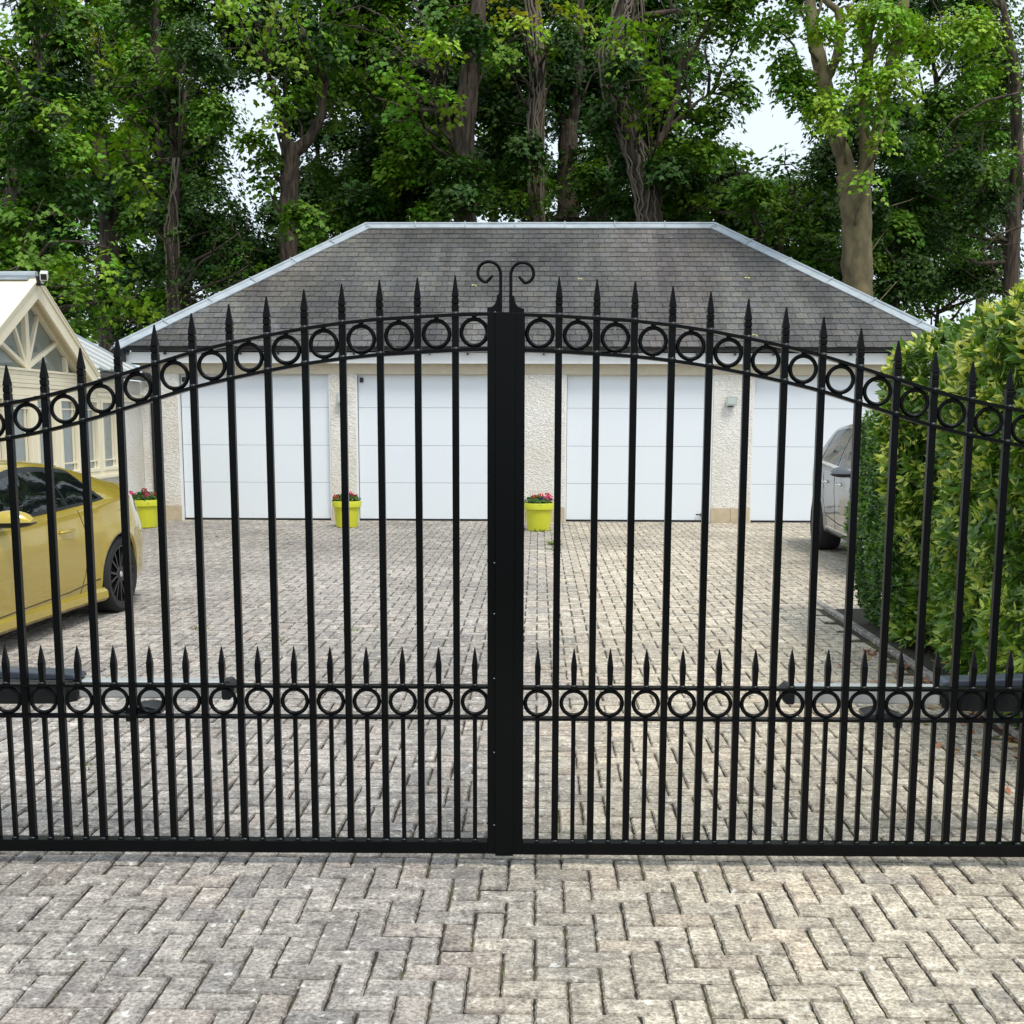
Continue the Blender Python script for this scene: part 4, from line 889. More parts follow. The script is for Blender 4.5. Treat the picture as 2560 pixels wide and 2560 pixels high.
# ------------------------------------------------------------------ trees
G1, G2, G3, GY_, GD = (.090, .200, .015), (.165, .325, .022), (.23, .40, .03), (.33, .40, .045), (.032, .085, .011)  # leaf greens; shade inside the crowns and lit tops are put into the tones
def trunk_tubes(b, limbs, D, rough=.06):
    """limbs: lists of (px, py, diameter px, depth offset) in the 1932 px view of the photo"""
    W = []
    for L in limbs:
        q = []
        for i, (x, y, d, *o) in enumerate(L):
            Y = D + (o[0] if o else 0); p = atP(x, y, Y); q.append((p, d * 1.325 * Y / F / 2))
        pts = []; rr = []
        for (p, a), (p2, a2) in zip(q[:-1], q[1:]):
            for t in np.linspace(0, 1, 7)[:-1]:
                e = RNG.normal(0, rough * (a + (a2 - a) * t), 3) * .6; pts.append(tuple(p + (p2 - p) * t + e)); rr.append((a + (a2 - a) * t) * random.uniform(1 - rough, 1 + rough))
        pts.append(tuple(q[-1][0])); rr.append(q[-1][1]); b.tube(pts, rr, 14); W += [np.array(pts)]
    return np.vstack(W)
GAPS = [(595, 300, 20, 30), (590, 375, 16, 18), (485, 290, 42, 140), (1435, 165, 115, 165), (660, 255, 22, 20), (1100, 285, 14, 34), (1790, 170, 40, 70), (915, 425, 16, 14), (1545, 60, 20, 60), (1600, 90, 22, 70), (1665, 110, 26, 60), (440, 200, 16, 26), (1700, 330, 16, 20), (620, 330, 12, 18), (1735, 480, 16, 30), (20, 40, 20, 30), (1460, 250, 70, 60)]
TREES = {}
for gx in np.arange(10, 1932, 62):
    for gy in np.arange(-30, 640, 50):
        x = gx + random.uniform(-18, 18); y = gy + random.uniform(-14, 14)
        low = 430 if 690 < x < 1350 else (430 + (690 - x) * .5 if x <= 690 else 430 + (x - 1350) * .5)
        if y > min(low + 10, 640) or (x > 1560 and y > 560): continue
        if any(((x - a) / (c + 26)) ** 2 + ((y - b_) / (d + 22)) ** 2 < 1 for a, b_, c, d in GAPS): continue
        k = min([i for i in range(12) if i != 9 or y > 300], key=lambda i: abs(x - (60, 205, 300, 400, 545, 830, 985, 1085, 1240, 1480, 1650, 1830)[i]))
        TREES.setdefault(k, []).append((x, y, random.uniform(34, 50), random.uniform(24, 34), None, None, .8))
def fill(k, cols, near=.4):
    return [(x, y, rx, ry, random.choice(cols + (GD, GD)), random.uniform(-1.2, -.4) if random.random() < near * .55 else random.uniform(.8, 2.6), dn) for x, y, rx, ry, _, _, dn in TREES.get(k, [])]  # extra darkest green puts the crown's inner shade into the leaf colour
def tree(name, label, D, limbs, clumps, bark_='bark', leaf=.15, dens=1.0, vines=0, tmpl=MAPLE, low=True, group=None, brr=.03, lean=1.0):
    """clumps: (px, py, rx px, ry px, colour, depth offset, density)"""
    leaf *= .78; base = atP(limbs[0][0][0], limbs[0][0][1], D); org = np.array([base[0], D, 0.])
    t = empty(name, tuple(org), label=label, cat='tree' if 'tree' in name else 'bush', group=group)
    b = MB(); W = trunk_tubes(b, limbs, D)
    if low:      # the trunk goes on down to the ground behind the garage
        p = atP(limbs[0][0][0], limbs[0][0][1], D); r0 = limbs[0][0][2] * 1.325 * D / F / 2
        b.tube([(p[0], p[1], p[2] + .02), (p[0] + .05, p[1], p[2] * .5), (p[0], p[1], .3), (p[0], p[1], -.1)], [r0, r0 * 1.06, r0 * 1.25, r0 * 1.6], 14)
    cl = []
    for c in clumps:
        x, y, rx, ry, col, off, dn = (list(c) + [0, 1.0])[:7] if len(c) < 7 else c
        Y = D + off; k = 1.325 * Y / F; cl.append((atP(x, y, Y), rx * k * 1.12, ry * k * 1.12, col, dn))
    for (c, rx, rz, col, dn) in cl:          # branches reach into every clump
        cand = W[W[:, 2] < c[2] + .3]; cand = cand if len(cand) else W
        a = cand[np.argmin(np.linalg.norm(cand - c + np.array([0, 0, .8]), axis=1))]; ln = np.linalg.norm(c - a)
        if ln > .1:
            m1 = a + (c - a) * .4 + np.array([0, 0, -.06 * ln]) + RNG.normal(0, .05 * ln, 3); m2 = a + (c - a) * .75 + RNG.normal(0, .05 * ln, 3)
            r0 = min(.075, brr + .008 * ln) * (.3 if dn == .8 else 1); b.tube([a, m1, m2, c], [r0, r0 * .75, r0 * .5, r0 * .25], 7)
        for _ in range(3):
            e = c + rnd_dirs(1, .2)[0] * np.array([rx, rx * .8, rz]) * .85; mm = (c + e) / 2 + RNG.normal(0, .08, 3); b.tube([c, mm, e], [.016, .011, .005], 5)
    for v in b.v[:]: pass
    b.v = [(x - org[0], y - org[1], z) for x, y, z in b.v]
    tr = b.build('trunk', M[bark_], t, smooth=True)
    if vines:
        b = MB(); L0 = W[:7 * (len(limbs[0]) - 1) - 1] if len(limbs[0]) > 1 else W
        for k in range(vines):
            q = []; ph = random.random() * 6.28; w_ = random.uniform(1.5, 5) * random.choice((-1, 1)); d0 = limbs[0][0][2] * 1.325 * D / F / 2
            for i, p in enumerate(L0):
                tt = i / len(L0); rr = d0 * (1 - .25 * tt) * 1.08 + random.uniform(0, .03); a = ph + w_ * tt + random.gauss(0, .12); q.append((p[0] + rr * math.cos(a) - org[0], p[1] + rr * math.sin(a) - org[1], p[2]))
            b.tube(q, random.uniform(.012, .03), 5)
        b.build('ivy_stems', M['vine'], tr, smooth=True)
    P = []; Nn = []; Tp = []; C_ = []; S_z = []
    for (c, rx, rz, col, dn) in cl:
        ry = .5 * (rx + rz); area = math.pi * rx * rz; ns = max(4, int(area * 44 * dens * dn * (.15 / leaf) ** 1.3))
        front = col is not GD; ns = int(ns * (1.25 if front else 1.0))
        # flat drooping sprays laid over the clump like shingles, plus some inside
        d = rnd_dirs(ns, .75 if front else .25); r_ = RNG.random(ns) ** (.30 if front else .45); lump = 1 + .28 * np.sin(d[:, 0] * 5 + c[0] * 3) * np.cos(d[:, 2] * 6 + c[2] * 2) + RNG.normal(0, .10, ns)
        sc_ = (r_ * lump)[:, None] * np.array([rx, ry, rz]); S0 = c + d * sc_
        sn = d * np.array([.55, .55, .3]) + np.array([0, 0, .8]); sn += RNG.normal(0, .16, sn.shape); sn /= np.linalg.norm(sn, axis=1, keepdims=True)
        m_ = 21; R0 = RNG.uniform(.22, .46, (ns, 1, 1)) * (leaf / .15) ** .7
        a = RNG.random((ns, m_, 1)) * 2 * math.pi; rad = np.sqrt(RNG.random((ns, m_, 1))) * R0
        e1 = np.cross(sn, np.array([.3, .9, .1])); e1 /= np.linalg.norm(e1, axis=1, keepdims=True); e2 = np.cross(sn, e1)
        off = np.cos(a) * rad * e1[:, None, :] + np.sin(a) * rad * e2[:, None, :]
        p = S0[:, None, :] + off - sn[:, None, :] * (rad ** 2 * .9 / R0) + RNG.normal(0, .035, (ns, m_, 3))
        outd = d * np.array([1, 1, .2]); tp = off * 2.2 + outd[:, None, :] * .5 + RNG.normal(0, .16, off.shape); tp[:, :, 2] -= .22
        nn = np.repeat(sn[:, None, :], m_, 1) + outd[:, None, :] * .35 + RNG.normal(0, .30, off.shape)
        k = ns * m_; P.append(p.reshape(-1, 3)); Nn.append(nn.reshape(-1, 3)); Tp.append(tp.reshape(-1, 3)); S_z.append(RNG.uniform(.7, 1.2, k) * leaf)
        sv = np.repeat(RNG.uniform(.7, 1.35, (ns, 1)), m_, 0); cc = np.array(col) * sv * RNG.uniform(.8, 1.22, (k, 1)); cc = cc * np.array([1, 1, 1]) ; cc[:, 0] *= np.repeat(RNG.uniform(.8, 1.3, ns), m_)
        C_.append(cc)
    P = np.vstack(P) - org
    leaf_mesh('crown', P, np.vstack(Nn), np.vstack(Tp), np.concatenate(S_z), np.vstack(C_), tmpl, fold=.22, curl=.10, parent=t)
    return t, len(P)
NL = 0
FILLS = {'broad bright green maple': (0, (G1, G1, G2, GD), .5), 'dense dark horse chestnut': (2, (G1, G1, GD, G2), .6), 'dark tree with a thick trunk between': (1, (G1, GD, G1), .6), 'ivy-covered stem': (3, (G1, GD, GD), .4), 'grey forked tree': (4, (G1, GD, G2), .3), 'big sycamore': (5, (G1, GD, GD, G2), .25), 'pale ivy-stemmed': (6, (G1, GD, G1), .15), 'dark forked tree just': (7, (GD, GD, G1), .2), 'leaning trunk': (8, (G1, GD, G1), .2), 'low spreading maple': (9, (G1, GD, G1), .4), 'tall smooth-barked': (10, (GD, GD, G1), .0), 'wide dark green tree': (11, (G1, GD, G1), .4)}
def T(*a, **k):
    global NL; a = list(a)
    for key, v in FILLS.items():
        if key in a[1]: a[4] = list(a[4]) + fill(*v)
    _, n = tree(*a, **k); NL += n
wood = 'trees standing behind the garage and conservatory'
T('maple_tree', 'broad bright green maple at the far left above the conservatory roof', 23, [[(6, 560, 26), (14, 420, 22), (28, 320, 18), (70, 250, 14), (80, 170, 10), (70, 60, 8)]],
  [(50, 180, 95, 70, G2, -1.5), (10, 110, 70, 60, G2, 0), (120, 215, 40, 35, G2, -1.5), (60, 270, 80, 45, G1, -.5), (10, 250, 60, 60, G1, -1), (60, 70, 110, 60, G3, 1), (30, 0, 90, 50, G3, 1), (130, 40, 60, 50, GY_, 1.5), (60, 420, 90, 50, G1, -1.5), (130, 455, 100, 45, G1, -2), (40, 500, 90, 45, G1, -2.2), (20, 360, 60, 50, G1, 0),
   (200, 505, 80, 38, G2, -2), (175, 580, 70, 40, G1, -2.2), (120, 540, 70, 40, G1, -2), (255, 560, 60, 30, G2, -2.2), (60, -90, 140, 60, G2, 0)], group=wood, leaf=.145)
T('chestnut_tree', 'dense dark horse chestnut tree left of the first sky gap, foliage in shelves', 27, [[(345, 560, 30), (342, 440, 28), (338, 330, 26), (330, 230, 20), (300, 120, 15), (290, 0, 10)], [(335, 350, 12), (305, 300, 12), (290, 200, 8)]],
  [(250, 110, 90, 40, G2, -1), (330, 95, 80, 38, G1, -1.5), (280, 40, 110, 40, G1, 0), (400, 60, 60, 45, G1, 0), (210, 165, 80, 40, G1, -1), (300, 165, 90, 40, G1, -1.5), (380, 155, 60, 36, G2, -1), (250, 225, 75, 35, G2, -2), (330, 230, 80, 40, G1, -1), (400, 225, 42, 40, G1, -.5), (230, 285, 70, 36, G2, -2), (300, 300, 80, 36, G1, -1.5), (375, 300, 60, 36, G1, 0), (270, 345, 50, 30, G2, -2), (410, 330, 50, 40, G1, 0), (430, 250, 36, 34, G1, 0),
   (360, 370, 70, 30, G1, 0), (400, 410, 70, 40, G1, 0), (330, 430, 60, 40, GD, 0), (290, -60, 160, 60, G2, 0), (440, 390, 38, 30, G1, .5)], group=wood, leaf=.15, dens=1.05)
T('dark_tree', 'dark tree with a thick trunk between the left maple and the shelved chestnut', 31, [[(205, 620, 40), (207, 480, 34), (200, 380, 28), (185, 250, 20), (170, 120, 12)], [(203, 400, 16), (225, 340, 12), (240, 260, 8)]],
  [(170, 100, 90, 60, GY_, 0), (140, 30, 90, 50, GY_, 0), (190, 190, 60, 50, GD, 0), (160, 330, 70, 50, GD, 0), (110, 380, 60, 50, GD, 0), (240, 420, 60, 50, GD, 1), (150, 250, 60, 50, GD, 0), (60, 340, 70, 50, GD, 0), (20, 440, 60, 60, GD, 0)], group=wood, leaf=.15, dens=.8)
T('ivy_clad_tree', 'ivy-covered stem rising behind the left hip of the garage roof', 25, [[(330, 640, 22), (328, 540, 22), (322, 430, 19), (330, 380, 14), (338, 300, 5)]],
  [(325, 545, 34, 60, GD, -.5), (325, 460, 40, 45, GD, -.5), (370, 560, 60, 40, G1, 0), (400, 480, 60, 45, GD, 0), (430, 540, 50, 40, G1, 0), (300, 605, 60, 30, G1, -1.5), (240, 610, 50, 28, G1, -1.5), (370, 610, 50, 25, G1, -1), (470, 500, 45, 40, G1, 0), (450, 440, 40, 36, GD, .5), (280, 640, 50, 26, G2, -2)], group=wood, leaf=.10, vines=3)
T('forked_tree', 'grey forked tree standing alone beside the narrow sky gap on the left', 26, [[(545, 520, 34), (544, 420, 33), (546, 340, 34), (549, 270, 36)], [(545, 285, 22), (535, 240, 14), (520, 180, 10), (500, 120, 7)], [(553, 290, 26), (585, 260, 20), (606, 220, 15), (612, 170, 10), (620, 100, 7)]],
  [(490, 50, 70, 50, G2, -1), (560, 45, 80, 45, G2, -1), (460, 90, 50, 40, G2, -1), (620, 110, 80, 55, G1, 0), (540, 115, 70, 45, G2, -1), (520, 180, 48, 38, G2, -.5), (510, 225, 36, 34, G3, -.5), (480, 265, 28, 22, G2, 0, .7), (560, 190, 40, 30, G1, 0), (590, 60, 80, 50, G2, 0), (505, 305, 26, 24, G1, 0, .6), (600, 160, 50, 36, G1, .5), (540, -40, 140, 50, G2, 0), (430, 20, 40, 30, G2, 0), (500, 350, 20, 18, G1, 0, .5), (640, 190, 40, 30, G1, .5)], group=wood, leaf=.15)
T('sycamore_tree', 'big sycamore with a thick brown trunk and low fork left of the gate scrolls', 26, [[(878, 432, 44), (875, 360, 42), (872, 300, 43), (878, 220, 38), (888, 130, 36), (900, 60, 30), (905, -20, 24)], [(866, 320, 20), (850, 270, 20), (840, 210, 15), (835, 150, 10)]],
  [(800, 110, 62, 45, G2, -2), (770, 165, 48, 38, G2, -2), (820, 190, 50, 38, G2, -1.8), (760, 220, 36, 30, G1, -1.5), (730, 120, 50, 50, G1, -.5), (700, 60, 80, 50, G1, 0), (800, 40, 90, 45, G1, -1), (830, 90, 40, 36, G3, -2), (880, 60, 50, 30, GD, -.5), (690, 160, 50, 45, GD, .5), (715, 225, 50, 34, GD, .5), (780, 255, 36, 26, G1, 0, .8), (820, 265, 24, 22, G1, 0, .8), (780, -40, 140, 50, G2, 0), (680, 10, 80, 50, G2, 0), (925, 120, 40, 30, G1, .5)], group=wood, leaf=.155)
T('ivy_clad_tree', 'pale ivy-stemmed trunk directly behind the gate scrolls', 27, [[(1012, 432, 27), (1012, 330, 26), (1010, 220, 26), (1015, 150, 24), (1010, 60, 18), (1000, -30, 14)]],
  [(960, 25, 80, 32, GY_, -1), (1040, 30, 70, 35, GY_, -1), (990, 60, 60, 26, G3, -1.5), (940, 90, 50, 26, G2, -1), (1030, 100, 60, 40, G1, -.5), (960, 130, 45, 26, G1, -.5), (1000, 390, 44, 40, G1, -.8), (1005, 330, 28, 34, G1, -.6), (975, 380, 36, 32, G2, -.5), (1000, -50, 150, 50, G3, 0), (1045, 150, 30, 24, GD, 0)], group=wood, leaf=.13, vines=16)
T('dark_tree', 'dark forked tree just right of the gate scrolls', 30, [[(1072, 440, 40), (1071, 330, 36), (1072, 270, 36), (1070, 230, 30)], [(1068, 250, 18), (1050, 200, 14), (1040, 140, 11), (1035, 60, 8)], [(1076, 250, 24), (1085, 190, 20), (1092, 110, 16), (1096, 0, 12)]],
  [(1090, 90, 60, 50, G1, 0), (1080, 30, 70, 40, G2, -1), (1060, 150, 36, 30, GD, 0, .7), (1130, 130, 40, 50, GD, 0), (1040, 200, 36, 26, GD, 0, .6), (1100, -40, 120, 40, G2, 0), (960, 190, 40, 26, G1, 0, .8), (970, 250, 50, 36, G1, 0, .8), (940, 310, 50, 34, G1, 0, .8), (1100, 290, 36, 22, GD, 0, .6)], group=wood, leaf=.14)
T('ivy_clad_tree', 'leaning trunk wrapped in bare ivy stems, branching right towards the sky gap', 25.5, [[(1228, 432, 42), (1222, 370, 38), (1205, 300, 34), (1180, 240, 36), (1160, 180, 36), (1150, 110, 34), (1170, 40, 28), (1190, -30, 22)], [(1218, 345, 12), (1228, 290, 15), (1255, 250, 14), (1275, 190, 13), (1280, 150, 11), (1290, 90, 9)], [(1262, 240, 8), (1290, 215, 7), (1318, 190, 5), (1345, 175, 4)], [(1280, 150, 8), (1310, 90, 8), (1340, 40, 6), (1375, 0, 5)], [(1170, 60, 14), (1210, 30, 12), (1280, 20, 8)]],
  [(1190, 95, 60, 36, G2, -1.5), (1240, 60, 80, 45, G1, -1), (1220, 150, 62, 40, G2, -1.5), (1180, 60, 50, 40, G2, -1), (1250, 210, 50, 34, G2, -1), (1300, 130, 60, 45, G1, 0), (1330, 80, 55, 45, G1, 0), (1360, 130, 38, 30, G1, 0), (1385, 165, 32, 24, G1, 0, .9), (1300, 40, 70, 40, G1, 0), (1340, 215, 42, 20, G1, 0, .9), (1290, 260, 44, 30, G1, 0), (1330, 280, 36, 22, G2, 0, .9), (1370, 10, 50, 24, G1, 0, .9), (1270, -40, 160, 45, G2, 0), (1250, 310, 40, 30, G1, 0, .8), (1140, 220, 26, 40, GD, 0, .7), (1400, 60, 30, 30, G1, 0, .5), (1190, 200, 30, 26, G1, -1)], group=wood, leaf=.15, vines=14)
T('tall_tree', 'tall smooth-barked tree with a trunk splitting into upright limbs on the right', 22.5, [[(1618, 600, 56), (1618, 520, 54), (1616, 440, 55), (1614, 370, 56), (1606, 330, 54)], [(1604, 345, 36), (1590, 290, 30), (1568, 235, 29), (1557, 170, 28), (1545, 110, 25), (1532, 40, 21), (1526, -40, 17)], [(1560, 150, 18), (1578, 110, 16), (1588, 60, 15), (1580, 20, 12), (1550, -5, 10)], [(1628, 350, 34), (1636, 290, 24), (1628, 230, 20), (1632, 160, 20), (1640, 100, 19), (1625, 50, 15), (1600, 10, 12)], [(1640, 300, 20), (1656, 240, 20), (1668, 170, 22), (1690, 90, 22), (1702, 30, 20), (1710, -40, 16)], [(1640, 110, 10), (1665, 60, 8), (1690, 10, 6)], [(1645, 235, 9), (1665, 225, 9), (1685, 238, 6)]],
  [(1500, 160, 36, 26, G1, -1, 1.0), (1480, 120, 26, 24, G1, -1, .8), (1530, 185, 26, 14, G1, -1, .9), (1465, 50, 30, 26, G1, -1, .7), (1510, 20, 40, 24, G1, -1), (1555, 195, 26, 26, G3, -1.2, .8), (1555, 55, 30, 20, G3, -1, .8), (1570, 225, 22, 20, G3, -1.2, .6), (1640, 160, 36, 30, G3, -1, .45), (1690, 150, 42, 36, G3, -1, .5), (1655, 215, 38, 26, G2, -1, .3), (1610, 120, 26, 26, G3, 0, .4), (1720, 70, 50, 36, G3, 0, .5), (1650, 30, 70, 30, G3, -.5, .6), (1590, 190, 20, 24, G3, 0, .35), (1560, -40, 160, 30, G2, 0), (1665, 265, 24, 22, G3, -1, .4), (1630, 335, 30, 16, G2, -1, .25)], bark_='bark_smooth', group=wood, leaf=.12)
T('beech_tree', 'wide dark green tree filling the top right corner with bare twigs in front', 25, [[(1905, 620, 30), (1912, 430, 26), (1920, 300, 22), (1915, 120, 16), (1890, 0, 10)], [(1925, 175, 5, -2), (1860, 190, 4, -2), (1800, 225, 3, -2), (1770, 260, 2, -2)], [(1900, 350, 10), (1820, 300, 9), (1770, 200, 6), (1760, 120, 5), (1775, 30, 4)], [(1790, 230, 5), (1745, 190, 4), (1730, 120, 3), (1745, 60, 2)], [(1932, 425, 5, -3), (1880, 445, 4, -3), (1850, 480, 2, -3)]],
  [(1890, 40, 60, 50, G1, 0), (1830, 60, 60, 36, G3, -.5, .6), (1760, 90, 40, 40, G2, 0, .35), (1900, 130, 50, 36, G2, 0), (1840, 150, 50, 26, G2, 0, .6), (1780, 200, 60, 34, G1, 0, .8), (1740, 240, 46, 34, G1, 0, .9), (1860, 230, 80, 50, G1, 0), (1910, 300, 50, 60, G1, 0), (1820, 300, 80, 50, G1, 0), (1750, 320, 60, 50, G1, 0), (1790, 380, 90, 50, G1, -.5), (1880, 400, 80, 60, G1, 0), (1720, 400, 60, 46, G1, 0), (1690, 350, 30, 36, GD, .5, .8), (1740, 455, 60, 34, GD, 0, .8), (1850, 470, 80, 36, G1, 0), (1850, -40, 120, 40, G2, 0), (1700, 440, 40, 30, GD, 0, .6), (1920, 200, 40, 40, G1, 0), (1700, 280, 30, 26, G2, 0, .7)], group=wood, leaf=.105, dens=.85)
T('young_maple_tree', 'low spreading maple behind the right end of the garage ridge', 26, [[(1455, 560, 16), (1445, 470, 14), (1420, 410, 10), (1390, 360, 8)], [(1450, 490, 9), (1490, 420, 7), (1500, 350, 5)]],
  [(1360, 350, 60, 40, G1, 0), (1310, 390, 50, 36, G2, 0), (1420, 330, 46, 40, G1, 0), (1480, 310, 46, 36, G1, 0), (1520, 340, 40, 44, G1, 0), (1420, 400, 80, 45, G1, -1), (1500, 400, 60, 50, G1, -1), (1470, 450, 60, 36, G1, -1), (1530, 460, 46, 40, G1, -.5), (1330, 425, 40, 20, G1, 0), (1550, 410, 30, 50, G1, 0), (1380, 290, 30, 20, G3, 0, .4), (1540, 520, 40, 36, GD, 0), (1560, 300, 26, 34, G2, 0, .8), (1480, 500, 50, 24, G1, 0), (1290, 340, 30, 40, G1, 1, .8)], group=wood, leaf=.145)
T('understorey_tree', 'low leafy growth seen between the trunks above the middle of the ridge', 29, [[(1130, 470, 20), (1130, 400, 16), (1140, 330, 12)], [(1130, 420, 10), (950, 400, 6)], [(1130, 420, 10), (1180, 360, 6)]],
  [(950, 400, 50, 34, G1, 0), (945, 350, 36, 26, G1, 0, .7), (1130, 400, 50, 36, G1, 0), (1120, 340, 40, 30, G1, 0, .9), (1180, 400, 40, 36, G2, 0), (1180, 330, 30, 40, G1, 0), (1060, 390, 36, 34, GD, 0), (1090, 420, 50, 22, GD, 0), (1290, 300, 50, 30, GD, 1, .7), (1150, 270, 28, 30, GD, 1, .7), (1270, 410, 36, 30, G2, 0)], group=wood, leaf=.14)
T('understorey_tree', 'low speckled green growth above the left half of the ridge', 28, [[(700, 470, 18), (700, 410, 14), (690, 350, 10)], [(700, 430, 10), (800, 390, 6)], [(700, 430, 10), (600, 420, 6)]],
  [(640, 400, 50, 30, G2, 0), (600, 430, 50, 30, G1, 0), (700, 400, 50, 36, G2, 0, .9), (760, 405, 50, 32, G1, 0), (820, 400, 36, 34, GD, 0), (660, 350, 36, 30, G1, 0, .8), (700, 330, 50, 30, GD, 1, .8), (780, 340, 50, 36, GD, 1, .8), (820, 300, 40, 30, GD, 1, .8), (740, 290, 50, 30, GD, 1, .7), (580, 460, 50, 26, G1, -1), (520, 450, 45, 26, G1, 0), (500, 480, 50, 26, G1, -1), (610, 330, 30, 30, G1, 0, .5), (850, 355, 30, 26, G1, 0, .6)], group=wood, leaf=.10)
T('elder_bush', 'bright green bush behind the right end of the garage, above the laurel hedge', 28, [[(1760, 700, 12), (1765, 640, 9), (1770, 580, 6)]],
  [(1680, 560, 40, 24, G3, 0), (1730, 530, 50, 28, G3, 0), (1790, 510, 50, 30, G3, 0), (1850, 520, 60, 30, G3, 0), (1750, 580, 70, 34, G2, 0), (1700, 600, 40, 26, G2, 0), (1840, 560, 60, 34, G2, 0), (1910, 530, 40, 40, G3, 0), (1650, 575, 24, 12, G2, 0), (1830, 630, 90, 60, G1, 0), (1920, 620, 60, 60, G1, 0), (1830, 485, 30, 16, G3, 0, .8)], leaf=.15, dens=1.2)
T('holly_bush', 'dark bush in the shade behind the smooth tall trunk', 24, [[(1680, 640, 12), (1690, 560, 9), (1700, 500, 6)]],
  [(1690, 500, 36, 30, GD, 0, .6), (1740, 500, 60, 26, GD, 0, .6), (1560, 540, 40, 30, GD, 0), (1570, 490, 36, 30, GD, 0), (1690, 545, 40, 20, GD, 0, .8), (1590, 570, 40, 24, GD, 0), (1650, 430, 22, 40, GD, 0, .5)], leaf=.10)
# a looser belt of far trees behind, each with its own trunk
far = [('low dark tree far behind the left end of the ridge', 600, [(590, 340, 60, 40), (650, 260, 50, 40), (640, 380, 80, 40), (720, 380, 80, 40), (560, 440, 60, 40), (780, 330, 60, 40), (520, 400, 30, 30), (460, 480, 50, 50), (580, 230, 30, 30)]),
       ('low dark tree far behind the right end of the ridge', 1400, [(1380, 380, 90, 50), (1300, 350, 60, 40), (1470, 380, 80, 50), (1560, 400, 60, 60), (1540, 500, 70, 50), (1230, 400, 60, 40)]),
       ('low dark tree far behind the smooth tall trunk', 1690, [(1700, 480, 60, 50), (1680, 400, 40, 50), (1700, 300, 40, 40), (1740, 540, 60, 40), (1650, 560, 50, 30)]),
       ('slim dark tree far behind the left maple', 60, [(40, 200, 120, 60), (80, 330, 110, 60), (40, 470, 100, 60)]),
       ('slim dark tree far behind the shelved chestnut', 300, [(260, 130, 110, 60), (330, 260, 100, 60), (260, 380, 100, 60), (380, 470, 80, 50)]),
       ('slim dark tree far behind the middle of the left roof slope', 700, [(690, 110, 110, 60), (720, 210, 90, 45), (640, 90, 60, 50), (760, 300, 90, 40)]),
       ('slim dark tree far behind the sycamore trunk', 930, [(930, 90, 80, 60), (950, 200, 60, 50), (960, 300, 60, 50)]),
       ('slim dark tree far behind the leaning ivy trunk', 1130, [(1130, 100, 90, 70), (1200, 200, 70, 50), (1140, 320, 60, 40), (1270, 120, 70, 60)]),
       ('slim dark tree far behind the bare twigs on the right', 1850, [(1870, 120, 70, 60), (1830, 250, 80, 50), (1880, 360, 80, 60), (1780, 350, 80, 60), (1760, 430, 100, 50)])]
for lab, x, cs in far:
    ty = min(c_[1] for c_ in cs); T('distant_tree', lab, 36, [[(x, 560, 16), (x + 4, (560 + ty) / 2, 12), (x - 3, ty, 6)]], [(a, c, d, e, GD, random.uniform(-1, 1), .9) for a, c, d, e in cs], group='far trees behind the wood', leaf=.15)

# ------------------------------------------------------------------ fallen leaves, weeds
def litter(name, pts, cols, size, label, parent=None):
    n = len(pts); P = np.c_[np.array(pts), np.full(n, .012) + RNG.uniform(0, .012, n)]; N_ = np.c_[RNG.normal(0, .28, (n, 2)), np.ones(n)]
    col = np.array([cols[RNG.integers(len(cols))] for _ in range(n)]) * RNG.uniform(.7, 1.25, (n, 1))
    o = leaf_mesh(name, P, N_, rnd_dirs(n) * (1, 1, .1), RNG.uniform(.6, 1.2, n) * size, col, OVAL, fold=.5, curl=.3, mat_=M['deadleaf']); tag(o, label, 'leaf litter', kind='stuff')
pts = [(2.60 - abs(random.gauss(0, .16)) if random.random() < .35 else 2.66 + random.random() * .55, random.uniform(4.9, 8.8)) for _ in range(420)] + [(random.gauss(2.25, .28), random.gauss(6.3, .9)) for _ in range(26)]
litter('fallen_leaves', [p for p in pts if p[0] < 3.3], [(.42, .20, .10), (.34, .13, .07), (.55, .38, .18), (.25, .12, .07), (.6, .45, .25)], .075, 'curled brown and orange leaves lying along the kerb under the laurel hedge')
V = []; Nn = []; Tp = []; Sz = []
def tuft(x, y, r, n, h):
    for _ in range(n):
        a = random.random() * 6.28; rr = random.random() ** .5 * r; V.append((x + rr * math.cos(a), y + rr * math.sin(a), -.008)); d = np.array([math.cos(a) * .8 + random.gauss(0, .3), math.sin(a) * .8 + random.gauss(0, .3), random.uniform(.4, 1.1)])
        Tp.append(d); Nn.append(np.array([-d[0] * .5, -d[1] * .5, 1.0]) + RNG.normal(0, .3, 3)); Sz.append(h * random.uniform(.5, 1.2))
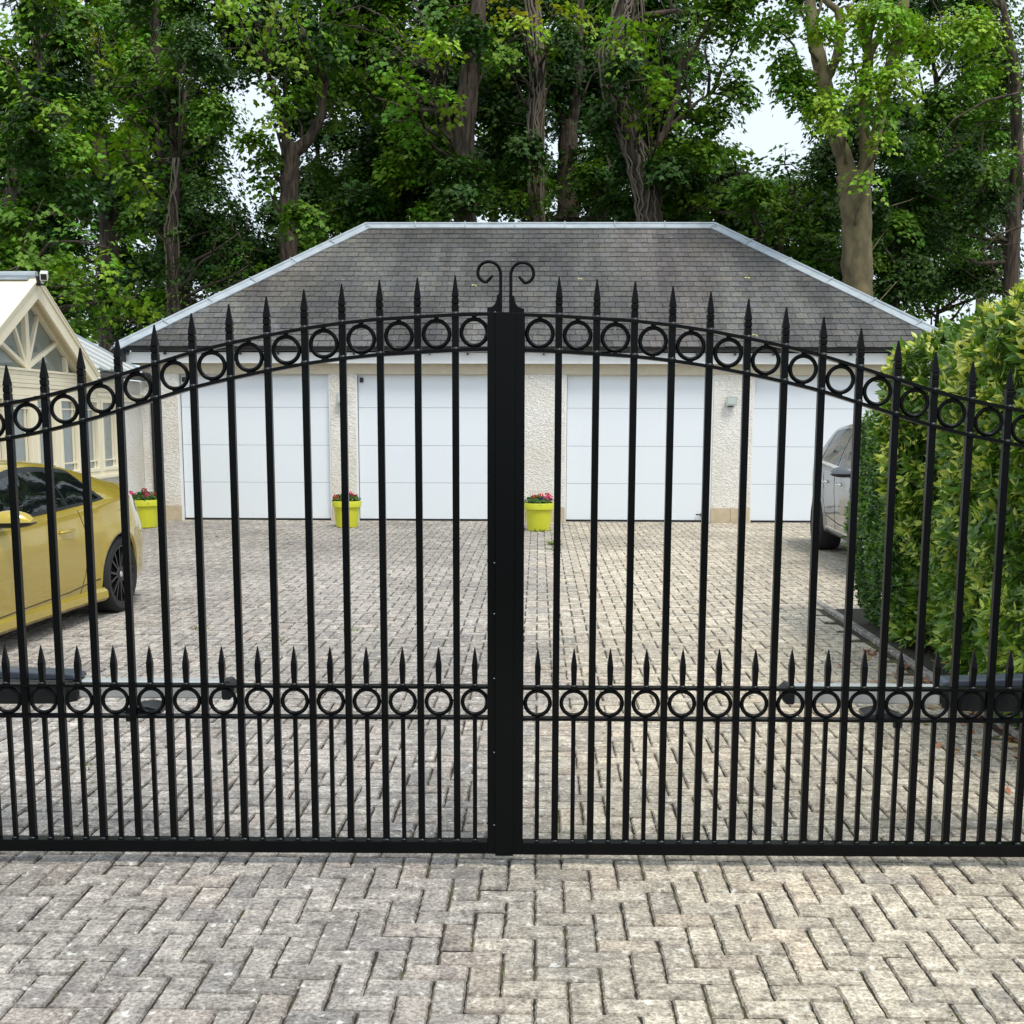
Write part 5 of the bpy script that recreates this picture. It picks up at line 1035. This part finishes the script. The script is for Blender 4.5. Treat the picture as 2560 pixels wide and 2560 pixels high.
for _ in range(300):                     # moss and grass in joints, denser to the right and by the garage
    x = random.uniform(-5.5, 2.5); y = random.uniform(1.9, 19.6) ** 1.0
    if random.random() > (.35 + .5 * (x > .4) + .4 * (y > 16.5)): continue
    if random.random() < .5: x = round(x / PT) * PT
    else: y = 4.325 + round((y - 4.325) / PT) * PT
    tuft(x, y, .016 + .03 * random.random() * (y > 6), random.randint(5, 16), random.uniform(.012, .028) + .012 * (y > 9))
for _ in range(130): tuft(random.gauss(1.95, .4), random.uniform(4.7, 8.4), .02, 9, .024)
for _ in range(110): tuft(random.uniform(-5.2, .3), random.gauss(17.2, .8), .05, 12, .035)
for x, y, n, h in ((.22, 16.2, 60, .12), (.02, 18.1, 18, .10), (.18, 15.6, 20, .07), (-2.75, 9.5, 40, .05), (-2.0, 9.0, 30, .05), (-1.5, 9.4, 26, .05), (-2.2, 5.6, 60, .03), (-2.05, 5.3, 40, .03), (.95, 5.1, 40, .03), (.28, 17.8, 26, .06), (-.35, 14.9, 20, .08)):
    tuft(x, y, .05, n, h)
n = len(V); tag(leaf_mesh('weeds', np.array(V), np.array(Nn), np.array(Tp), np.array(Sz), jit((.16, .22, .04), n, .6, 1.3), np.array([(0, 0), (.12, .3), (.08, .7), (0, 1), (-.08, .7), (-.12, .3)]), fold=.2), 'small tufts of moss and grass growing in the paving joints', 'weeds', kind='stuff')
# single yellow leaves on the slates
for (px, py, lab) in ((895, 540, 'small yellow-green leaf on the slates left of the gate scrolls'), (1095, 528, 'pale yellow leaf on the slates right of the gate scrolls'), (1410, 526, 'pale leaf lying high on the right part of the slate roof'), (1424, 634, 'pale crumpled leaf just above the gutter on the right')):
    d = ray(px * 1.325, py * 1.325); nrm = np.array([0, -(RZr - EZ), RYr - EYf]); nrm /= np.linalg.norm(nrm); p0 = np.array([0, GY + EYf, EZ]); C0 = np.array([0, 0, EYE]); p = C0 + d * (((p0 - C0) @ nrm) / (d @ nrm)) + nrm * .03
    o = leaf_mesh('fallen_leaf', np.array([[0, 0, 0.]] * 2), np.array([nrm, nrm + (.2, 0, .3)]), np.array([[1., .2, .3], [-.8, .4, .6]]), np.array([.10, .07]), np.array([(.55, .55, .18), (.7, .68, .4)]), MAPLE, fold=.4, curl=.3, mat_=M['deadleaf']); o.location = p
    tag(o, lab, 'leaf', 'single leaves on the garage roof')
